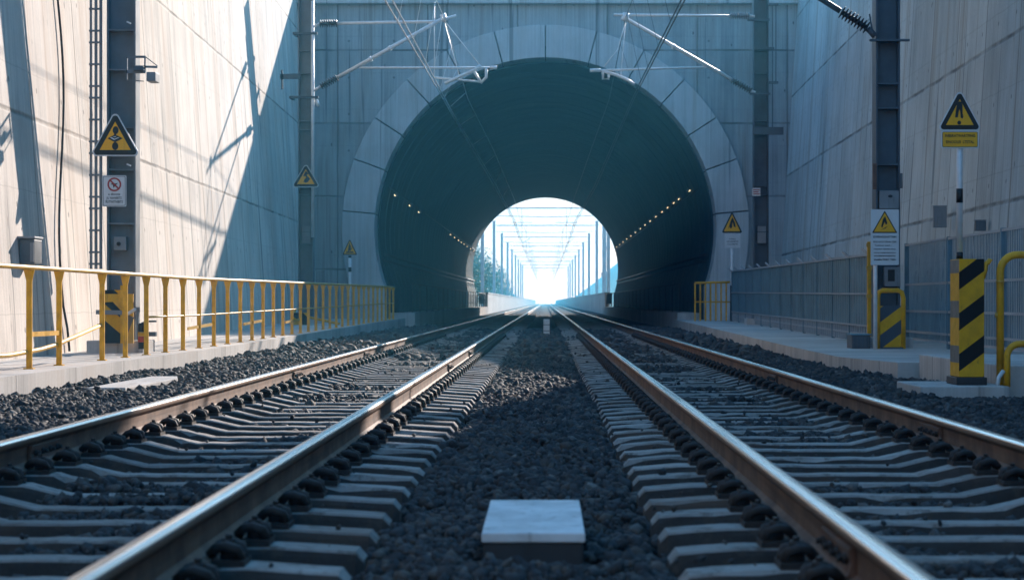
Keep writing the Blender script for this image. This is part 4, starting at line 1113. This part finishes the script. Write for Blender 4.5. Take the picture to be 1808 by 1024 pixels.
# far right triangle with white plate
Y0 = 61.6; w = 39 * Y0 / F; h = 40 * Y0 / F; c = at(1292.5, 412, Y0)
sg = thing('warning_sign', (c.x, Y0, 0.1), 'yellow warning triangle above a white plate by the right foot of the arch', 'sign')
triangle_sign(sg, c.x, Y0, c.z, w, h, 0.02, 0.085)
picto(sg, [[(-0.17, 0.18), (-0.08, 0.5), (0.02, 0.72), (0.14, 0.45), (0.17, 0.25), (0.08, 0.3), (0.02, 0.5), (0.0, 0.25), (-0.08, 0.2), (-0.1, 0.3)]], c.x, c.z, w, h, Y0)
a, b = at(1279.5, 438, Y0), at(1307, 413, Y0)
MB().box(a.x, b.x, Y0, Y0 + 0.012, a.z, b.z).build('notice_plate', M['sign_wht'], sg)
s_ = Y0 / F
lettering([('Haua', 0, 0, 2.2 * s_, 11 * s_), ('UDNIBZBDYII', 0, -4.6 * s_, 2.2 * s_, 20 * s_), ('YGGITIBIFTE', 0, -9.4 * s_, 2.2 * s_, 19 * s_)], sg, (a.x + b.x) / 2, Y0 - 0.004, at(0, 423, Y0).z, M['box_d'])
banded_post(sg, c.x, Y0 + 0.06, 0.1, c.z + 0.3, 0.05, [(0.1, 1.2)])

# white safety notice with triangle
Y0 = 29.6; a, b = at(1537.5, 468, Y0), at(1587, 370, Y0); cx = (a.x + b.x) / 2
sg = thing('safety_notice', (at(1547, 0, Y0).x, Y0, 0), 'white safety notice with yellow triangle and lines of text on a grey post', 'sign')
RC = [(a.x, a.z), (b.x, a.z), (b.x, b.z), (a.x, b.z)]
MB().prism(rounded(RC, 0.012), Y0, Y0 + 0.012).build('plate', M['sign_wht'], sg)
s_ = Y0 / F
T = [(at(1539.5, 411.5, Y0).x, at(0, 411.5, Y0).z), (at(1584.5, 0, Y0).x, at(0, 411.5, Y0).z), (at(1562, 0, Y0).x, at(0, 372, Y0).z)]
MB().prism(rounded(T, 0.008), Y0 - 0.003, Y0 - 0.0004).build('border', M['sign_blk'], sg)
ce = (sum(p[0] for p in T) / 3, sum(p[1] for p in T) / 3)
MB().prism([(ce[0] + (p[0] - ce[0]) * 0.86, ce[1] + (p[1] - ce[1]) * 0.86) for p in T], Y0 - 0.0055, Y0 - 0.0034).build('sign_face', M['sign_yel'], sg)
zz = at(0, 411.5, Y0).z; hh = 39.5 * s_; ww = 45 * s_
picto(sg, [[(-0.14, 0.28), (-0.07, 0.62), (0.02, 0.74), (0.06, 0.6), (0.1, 0.42), (0.04, 0.36), (0.0, 0.5), (-0.06, 0.34), (-0.10, 0.24)], [(-0.16, 0.13), (0.02, 0.2), (0.12, 0.3), (0.04, 0.26), (-0.1, 0.16)]], at(1562, 0, Y0).x, zz, ww, hh, Y0 + 0.001)
L_ = [('EDRPBINGGGIVETTRMN', 0, 420, 3.4, 41, 1), ('FEGCGCOTTRNN CEES', 0, 428.5, 2.8, 41, 0), ('Tusittuas ousst -', -3 * s_, 434.5, 2.6, 30, 0), ('rbtanbot tabntnu thua,', 0, 441, 2.6, 39, 0), ('anmnsrntaesandemoersen', 0, 447, 2.3, 39, 0), ('anoosasamamcneyannnny', 0, 453, 2.3, 38, 0), ('SAABEN TRIBEC TIBBN', 0, 460, 3.2, 39, 1)]
lettering([(t_, dx, (VY - py) * s_ + HC, hq * s_, wd * s_) for t_, dx, py, hq, wd, _ in L_], sg, cx, Y0 - 0.003, 0.0, M['sign_blk'])
px_ = at(1546.5, 0, Y0).x
MB().tube([(px_, Y0 + 0.05, 0.0), (px_, Y0 + 0.05, at(0, 380, Y0).z)], 0.030, 12).build('post', M['galv'], sg)

# near right banded sign
Y0 = 18.96; w = 80 * Y0 / F; h = 74.5 * Y0 / F; c = at(1694.5, 231, Y0); s_ = Y0 / F
sg = thing('warning_sign', (c.x, Y0 + 0.03, 1.1), 'warning triangle with arched mark over yellow text plate on a black banded post', 'sign')
triangle_sign(sg, c.x, Y0, c.z, w, h, 0.05, 0.13)
arch = [(-0.105, 0.31), (-0.085, 0.5), (-0.065, 0.64), (-0.02, 0.69), (0.03, 0.68), (0.06, 0.6), (0.06, 0.42), (0.075, 0.33), (0.06, 0.28), (0.02, 0.3), (0.005, 0.46), (-0.01, 0.5), (-0.03, 0.42), (-0.045, 0.31)]
picto(sg, [arch, ell(-0.015, 0.185, 0.042, 0.048)], c.x, c.z, w, h, Y0)
a, b = at(1662, 262, Y0), at(1728, 230.2, Y0)
RC = [(a.x, a.z), (b.x, a.z), (b.x, b.z - 0.006), (a.x, b.z - 0.006)]
MB().prism(rounded(RC, 0.012), Y0 + 0.0005, Y0 + 0.0125).build('text_plate', M['sign_wht'], sg)
MB().prism(rounded(ins(RC, 0.010), 0.012), Y0 - 0.0025, Y0 + 0.0002).build('border', M['sign_blk'], sg)
MB().prism(rounded(ins(RC, 0.014), 0.010), Y0 - 0.0045, Y0 - 0.0028).build('text_face', M['sign_yel'], sg)
lettering([('INBERATWARTPING', 0, 0, 5.0 * s_, 53 * s_), ('EINOOLEI  LTETAL', 0, -11 * s_, 5.0 * s_, 50 * s_)], sg, (a.x + b.x) / 2, Y0 - 0.006, at(0, 242.5, Y0).z, M['sign_blk'])
pz = lambda py: at(0, py, Y0).z
px_ = at(1696, 0, Y0).x
MB().tube([(px_, Y0 + 0.045, 1.095), (px_, Y0 + 0.045, pz(175))], 0.029, 14).build('post', M['galv'], sg)
for p, q_ in ((470, 445), (358, 333)): MB().tube([(px_, Y0 + 0.045, max(1.1, pz(p))), (px_, Y0 + 0.045, pz(q_))], 0.032, 14).build('band', M['sign_blk'], sg)

# hazard column on slab
hc = thing('hazard_column', (3.97, 19.0, -0.34), 'black and yellow diagonally striped hazard column on a concrete base', 'bollard')
MB().box(3.44, 4.26, 18.5, 19.75, -0.34, -0.075).build('base_slab', M['slab'], hc, bevel=0.012)
x0, x1 = at(1693.5, 0, 18.8).x, at(1738, 0, 18.8).x
def colbox(x0, x1, y0, y1, z0, z1, t=0.0):
    mb = MB(); mb.box(x0, x1, y0, y1, z0, z1)
    mb.mi = [0, 0, 0, 0, 1, 1]
    return mb
colbox(x0, x1, 18.8, 19.22, 0.0, 1.1).build('column', [M['haz'], M['haz_side']], hc, bevel=0.006)
MB().box(x0 - 0.03, x1 + 0.02, 18.77, 19.25, -0.075, -0.002).build('foot', M['black'], hc, bevel=0.008)
MB().tube([(x1 - 0.01, 18.83, 0.92), (x1 + 0.012, 18.83, 1.0), (x1 + 0.02, 18.83, 1.05), (x1 + 0.055, 18.83, 1.085), (x1 + 0.07, 18.83, 1.075)], 0.025, 8).build('hook', M['yel'], hc)

# pipe guard right
pg = thing('pipe_guard', (4.25, 18.9, -0.07), 'thick yellow bent pipe guard rail at the right edge', 'guard rail')
def bend(xv, zb, zt, xe, y, r, k=0.16):
    p = [(xv, y, zb), (xv, y, zt - k)]
    for i in range(1, 9):
        t = i / 8 * math.pi / 2; p.append((xv + k * (1 - math.cos(t)), y, zt - k + k * math.sin(t)))
    return p + [(xe, y, zt)]
xg = at(1766, 0, 18.9).x
MB().tube(bend(xg, -0.09, 1.14, 6.2, 18.9, 0.036), 0.036, 14).build('upper_pipe', M['yel'], pg)
MB().tube(bend(xg + 0.03, -0.09, 0.31, 6.2, 18.75, 0.03, 0.12), 0.032, 14).build('lower_pipe', M['yel'], pg)
MB().tube([(xg, 18.9, 0.88), (xg, 18.9, 0.90)], 0.041, 12).tube([(xg - 0.03, 18.9, 0.55), (xg - 0.03, 18.9, 0.6)], 0.02, 8).build('collar', M['yel_rail'], pg)
MB().tube([(xg - 0.07, 18.7, -0.08), (xg - 0.06, 18.7, 0.0), (xg - 0.01, 18.72, 0.06)], 0.02, 8).build('cable_loop', M['galv'], pg)
mb = MB().box(4.3, 7.0, 19.0, 23.2, -0.5, 0.1)
tag(mb.build('concrete_block', M['kerb'], base=(5.0, 20, -0.4), bevel=0.015), 'low concrete block behind the yellow pipe guard', 'concrete block')

# U-framed hazard board, yellow post, cabinet
Y0 = 29.9
hb = thing('hazard_board', (at(1572, 0, Y0).x, Y0, 0), 'yellow framed board with diagonal stripes at the foot of the near right mast', 'hazard board')
U = lambda px, py, dy=0.0: Vector((at(px, py, Y0).x, Y0 + dy, at(px, py, Y0).z))
zc = 0.0
MB().tube([(U(1550, 0).x, Y0, 0.0), U(1550, 525), U(1552, 516), U(1558, 513), U(1586, 513), U(1592, 516), U(1595, 526), (U(1595, 0).x, Y0, 0.0)], 0.036, 10).build('frame', M['yel'], hb)
a, b = U(1553, 608), U(1591, 540)
MB().box(a.x, b.x, Y0 - 0.012, Y0 + 0.012, 0.03, b.z).build('striped_panel', M['haz_g'], hb)
MB().box(a.x + 0.0, b.x + 0.02, Y0 - 0.08, Y0 + 0.08, 0.001, 0.028).build('foot', M['box_d'], hb)
yp = thing('gate_post', (at(1533, 0, 32.0).x, 32.0, 0), 'slim yellow steel gate post at the end of the fence', 'post')
a = at(1531, 0, 32); b = at(1538, 0, 32)
MB().box(a.x, b.x, 31.97, 32.03, 0.0, at(0, 427, 32).z).build('post', M['yel'], yp, bevel=0.006)
for py in (430, 470, 520): MB().box(a.x - 0.02, b.x + 0.02, 31.95, 31.969, at(0, py + 6, 32).z, at(0, py, 32).z).build('hinge', M['yel_rail'], yp)
cbx = thing('equipment_cabinet', (at(1520, 0, 30).x, 30.2, 0), 'low dark grey equipment cabinet on the right walkway', 'cabinet')
a, b = at(1504, 0, 30), at(1537, 0, 30)
MB().box(a.x, b.x, 30.0, 30.5, 0.0, 0.2).build('body', M['box_d'], cbx, bevel=0.012)
MB().box(a.x - 0.015, b.x + 0.015, 29.985, 30.515, 0.201, 0.225).build('lid', M['fence'], cbx, bevel=0.006)
for k in range(4): MB().box(a.x + 0.03 + k * 0.062, a.x + 0.05 + k * 0.062, 29.985, 29.999, 0.02, 0.18).build('rib', M['steel_d'], cbx)

# ------------------------------------------------------------------ fences
f1 = lambda y: np.interp(y, [33, 61], [5.32, 5.66])
fn = thing('fence', (5.5, 47, 0), 'blue grey sheet metal fence along the right walkway up to the portal', 'fence')
n = 12; yy = np.linspace(33, 61, n + 1)
ft = lambda y: np.interp(y, [33, 61], [1.45, 1.60])
for i in range(n):
    ya, yb_ = yy[i] + 0.03, yy[i + 1] - 0.03
    mb = MB(); k = int((yb_ - ya) / 0.075); vs = []
    for j in range(k + 1):
        y = ya + (yb_ - ya) * j / k; x = f1(y) + (0.022 if (j // 2) % 2 else -0.022)
        vs += [(x, y, zr(y) + 0.30), (x, y, ft(y))]
    mb.add(vs, [(2 * j, 2 * j + 2, 2 * j + 3, 2 * j + 1) for j in range(k)])
    pn = mb.build('sheet_panel', M['fence'], fn)
    sol = pn.modifiers.new('thickness', 'SOLIDIFY'); sol.thickness = 0.004
    g = MB()
    for j in range(9):
        y = ya + (yb_ - ya) * j / 8; x = f1(y)
        g.box(x - 0.015, x + 0.015, y - 0.03, y + 0.03, zr(y) + 0.02, zr(y) + 0.285)
    g.bar((f1(ya), ya, zr(ya) + 0.15), (f1(yb_), yb_, zr(yb_) + 0.15), 0.03, 0.03)
    g.build('bottom_grating', M['fence_l'], fn)
for y in yy:
    x = f1(y); MB().box(x - 0.03, x + 0.03, y - 0.027, y + 0.027, zr(y), ft(y) + 0.05).build('post', M['fence'], fn)
    MB().bar((x - 0.03, y, ft(y) + 0.02), (x - 0.12, y + 0.15, ft(y) + 0.12), 0.03, 0.03).build('outrigger', M['fence_l'], fn)
for z, w_ in ((0.02, 0.04), (-0.62, 0.03)):
    MB().bar((f1(33) - 0.03, 33, ft(33) + z), (f1(61) - 0.03, 61, ft(61) + z), w_, w_).build('rail', M['fence_l'], fn)
MB().bar((f1(33) - 0.02, 33, zr(33) + 0.29), (f1(61) - 0.02, 61, zr(61) + 0.29), 0.03, 0.03).build('rail', M['fence_l'], fn)
f2x, f2a, f2b = 5.95, 19.2, 33.2
fn = thing('fence', (f2x, 28, 0), 'grey welded bar fence behind the hazard column on the right', 'fence')
ft2 = 1.62
nb = 4; yy = np.linspace(f2a, f2b, nb + 1)
for i in range(nb):
    mb = MB(); y = yy[i] + 0.05
    while y < yy[i + 1] - 0.03:
        mb.box(f2x - 0.004, f2x + 0.004, y - 0.009, y + 0.009, 0.10, ft2); y += 0.095
    mb.build('bar_panel', M['fence'], fn)
for y in yy: MB().box(f2x - 0.035, f2x + 0.035, y - 0.035, y + 0.035, -0.02, ft2 + 0.04).build('post', M['fence'], fn)
for z, mt in ((ft2 + 0.01, 'fence_l'), (0.98, 'fence_l'), (0.55, 'fence_l'), (0.22, 'fence_l'), (0.10, 'fence_l')):
    MB().box(f2x - 0.03, f2x - 0.009, f2a, f2b, z - 0.018, z + 0.018).build('rail', M[mt], fn)
# fittings on the right wall above the fence
for (p0, q0, p1, q1, mat, lab) in ((1648, 402, 1665, 365, 'box', 'slim pale box on the right wall above the fence'),
                                   (1722, 408, 1734, 390, 'box_d', 'dark box on the right wall beside the banded sign post')):
    Yb = 27.2; a, b = at(p0, q0, Yb), at(p1, q1, Yb)
    k = (rw(Yb) + BAT * b.z) / b.x      # carried back along its sight line on to the wall face
    Yb *= k; a, b = at(p0, q0, Yb), at(p1, q1, Yb)
    wb = thing('wall_box', (a.x, Yb, a.z), lab, 'junction box')
    MB().box(a.x, b.x + 0.06, Yb - 0.03, Yb + 0.08, a.z, b.z).build('housing', M[mat], wb, bevel=0.01)
    MB().box(a.x - 0.01, b.x + 0.06, Yb - 0.04, Yb + 0.09, b.z + 0.001, b.z + 0.015).build('hood', M['box'], wb)

# ================================================================== INSIDE THE TUNNEL
for sx in (-1, 1):
    MB().tube([(sx * 5.27, 66.5, 2.25), (sx * 5.27, 149.5, 2.25)], 0.05, 8).tube([(sx * 5.30, 66.5, 2.05), (sx * 5.30, 149.5, 2.05)], 0.035, 8).build('cable_run', M['black'], tun)
    MB().tube([(sx * 5.13, 66.5, 4.48), (sx * 5.13, 149.5, 4.48)], 0.025, 6).build('cable_run', M['black'], tun)
lamp_proto = None
def lamp_at(x, y, z, lab):
    global lamp_proto
    if lamp_proto is None:
        r = thing('tunnel_lamp', (0, 0, 0), lab, 'lamp', 'tunnel lamps')
        MB().box(-0.05, 0.05, -0.24, 0.24, 0.012, 0.075).build('housing', M['box_d'], r)
        MB().tube([(0, -0.2, 0), (0, 0.2, 0)], 0.026, 8).build('tube', M['lamp'], r)
        lamp_proto = r; r.location = (x, y, z)
    else: r = dup(lamp_proto, (x, y, z))
    r['label'] = lab
    r.rotation_euler.y = R(-58) if x > 0 else R(58)
    return r
for y in (71.2, 77, 80, 84, 88, 93, 98, 103, 108, 114, 120, 126, 132, 138, 144):
    lamp_at(5.08, y, 4.62, 'small lit lamp in the row along the right tunnel wall')
for y in (68.2, 75.5, 81, 108, 113, 118, 122, 126, 131, 137, 143):
    lamp_at(-5.08, y, 4.30, 'small lit lamp in the row along the left tunnel wall')
for sx, xk, lab in ((-1, -4.45, 'dark handrail along the left tunnel walkway'), (1, 4.5, 'dark handrail along the right tunnel walkway')):
    hrl = thing('handrail', (xk, 108, 0.34), lab, 'handrail')
    MB().tube([(xk, 67.5, 1.30), (xk, 149, 1.30)], 0.02, 8).build('top_rail', M['black'], hrl)
    y = 67.5
    while y < 149.2:
        MB().tube([(xk, y, 0.34), (xk, y, 1.30)], 0.016, 6).build('post', M['black'], hrl); y += 4.06
for x, lab in ((-4.72, 'dark cabinet at the far left end of the tunnel walkway'), (4.72, 'dark cabinet at the far right end of the tunnel walkway')):
    cb = thing('trackside_cabinet', (x, 149.5, 0.34), lab, 'cabinet')
    MB().box(x - 0.22, x + 0.22, 149.3, 149.8, 0.55, 1.33).build('body', M['box_d'], cb)
    MB().box(x - 0.26, x + 0.26, 149.26, 149.84, 1.331, 1.38).build('cap', M['box_d'], cb)
    for s in (-1, 1): MB().box(x + s * 0.17 - 0.03, x + s * 0.17 + 0.03, 149.4, 149.7, 0.34, 0.549).build('leg', M['box_d'], cb)

# ================================================================== BEYOND THE TUNNEL
for x0, x1, lab in ((-4.62, -4.35, 'pale panelled parapet wall left of the track beyond the tunnel'), (4.5, 4.77, 'pale panelled parapet wall right of the track beyond the tunnel')):
    pw = thing('parapet_wall', ((x0 + x1) / 2, 152, -0.6), lab, 'wall')
    MB().box(x0, x1, 152, 900, -0.6, 1.32).build('panels', M['parapet'], pw)
    MB().box(x0 - 0.04, x1 + 0.04, 152, 900, 1.322, 1.42).build('coping', M['parapet'], pw)
gr = thing('catenary_gantry', (0, 168, 0), 'steel catenary gantry beyond the tunnel, nearest of the row', 'gantry', 'catenary gantries beyond the tunnel')
for x in (-5.25, 5.25):
    ma = MB().box(x - 0.14, x + 0.14, 167.86, 168.14, -0.6, 8.9).build('mast', M['mast_l'], gr)
    MB().box(x - 0.17, x + 0.17, 167.83, 168.17, 8.901, 8.97).build('cap', M['mast_l'], ma)
MB().bar((-5.05, 168, 8.5), (5.05, 168, 8.5), 0.10, 0.10).build('cross_beam', M['mast_l'], gr)
MB().tube([(-5.05, 168, 7.9), (0, 168, 7.75), (5.05, 168, 7.9)], 0.035, 6).build('span_wire', M['mast_l'], gr)
for x in (-1.95, 1.75):
    MB().tube([(x, 168, 8.45), (x, 168, 5.7)], 0.022, 6).tube([(x - 0.9, 168, 7.3), (x + 0.9, 168, 7.3)], 0.03, 6).tube([(x + 0.7, 168, 6.0), (x, 168, 5.6)], 0.025, 6).build('drop_arm', M['mast_l'], gr)
y = 206.0; k = 0
while y < 500:
    c = dup(gr, (0, y, 0)); c['label'] = 'hazy steel catenary gantry in the row beyond the tunnel'
    y += 37 if k < 12 else 45; k += 1
sm_ = thing('signal_mast', (5.3, 181, -0.6), 'single mast with a pale plate beyond the right end of the tunnel', 'mast')
MB().box(5.1, 5.46, 180.85, 181.15, -0.6, 9.2).build('mast', M['mast_l'], sm_)
MB().box(5.0, 5.6, 180.8, 180.848, at(0, 488, 181).z, at(0, 481, 181).z).build('plate', M['white'], sm_)
MB().box(5.47, 5.75, 180.9, 181.1, at(0, 441, 181).z, at(0, 436, 181).z).build('bracket', M['mast_l'], sm_)

# hills
def hill(name, x0, x1, y0, y1, fn_, nx=40, ny=50):
    mb = MB(); vs = []
    for j in range(ny + 1):
        for i in range(nx + 1):
            x = x0 + (x1 - x0) * i / nx; y = y0 + (y1 - y0) * j / ny
            vs.append((x, y, fn_(x, y)))
    mb.add(vs, [(j * (nx + 1) + i, j * (nx + 1) + i + 1, (j + 1) * (nx + 1) + i + 1, (j + 1) * (nx + 1) + i) for j in range(ny) for i in range(nx)], True)
    return tag(mb.build(name, M['hill']), kind='structure')
hn = lambda x, y: 2.0 * math.sin(x * 0.05 + y * 0.013) + 1.5 * math.sin(x * 0.11 - y * 0.031) + math.sin(y * 0.09 + x * 0.2)
hill('hill_left', -200, -5.5, 160, 950, lambda x, y: -0.7 + 0.8 * min(40, max(0, -x - 7)) ** 0.9 * (1 + 0.05 * hn(x, y)) * min(1, (y - 158) / 20) )
hill('hill_right', 7.0, 420, 250, 990, lambda x, y: -0.7 + min(34, max(0, (x - 9)) * 0.9) * math.exp(-((y - 760) / 230) ** 2) * (1 + 0.05 * hn(x, y)))
# woodland on the left slope, leaf sized faces
nL = 70000
cx_ = RNG.uniform(-26, -7.4, 160); cy_ = RNG.uniform(185, 430, 160)
idx = RNG.integers(0, 160, nL)
hcr = RNG.uniform(3.5, 8.0, 160); rcr = RNG.uniform(1.4, 2.6, 160)
u = RNG.normal(size=(nL, 3)); u /= np.linalg.norm(u, axis=1)[:, None]
rr_ = RNG.random(nL) ** 0.45
cz_ = np.array([-0.7 + 0.8 * max(0, -a - 7) ** 0.9 for a in cx_])
C3 = np.stack([cx_[idx] + u[:, 0] * rr_ * rcr[idx], cy_[idx] + u[:, 1] * rr_ * rcr[idx], cz_[idx] + hcr[idx] * 0.58 + u[:, 2] * rr_ * hcr[idx] * 0.44], 1)
C3[:, 0] = np.minimum(C3[:, 0], -5.6)
t1 = RNG.normal(size=(nL, 3)); t1 /= np.linalg.norm(t1, axis=1)[:, None]
t2 = np.cross(t1, RNG.normal(size=(nL, 3))); t2 /= np.linalg.norm(t2, axis=1)[:, None]
sz = RNG.uniform(0.06, 0.17, (nL, 1))
Vv = np.stack([C3 + t1 * sz, C3 + t2 * sz * 0.7, C3 - t1 * sz, C3 - t2 * sz * 0.7], 1).reshape(-1, 3)
me = bpy.data.meshes.new('woodland'); me.from_pydata(Vv.tolist(), [], np.arange(nL * 4).reshape(-1, 4).tolist()); me.materials.append(M['leaf'])
o = bpy.data.objects.new('woodland', me); COL.objects.link(o)
tag(o, 'hazy green woodland on the slope beyond the tunnel', 'woodland', kind='stuff')

# ------------------------------------------------------------------ air
hz_m = bpy.data.materials.new('haze_air'); hz_m.use_nodes = True
t = hz_m.node_tree; t.nodes.clear()
ov = t.nodes.new('ShaderNodeOutputMaterial'); pv = t.nodes.new('ShaderNodeVolumePrincipled')
pv.inputs['Color'].default_value = (0.15, 0.68, 1.0, 1); pv.inputs['Density'].default_value = HAZE_DENSITY
pv.inputs['Anisotropy'].default_value = 0.3
t.links.new(pv.outputs[0], ov.inputs['Volume'])
hz = MB().box(-620, 620, -230, 1010, -1.7, 45).build('haze', hz_m)
tag(hz, 'thin pale haze filling the air', 'haze', kind='stuff')
print('objects', len(SC.objects), 'stones', n)
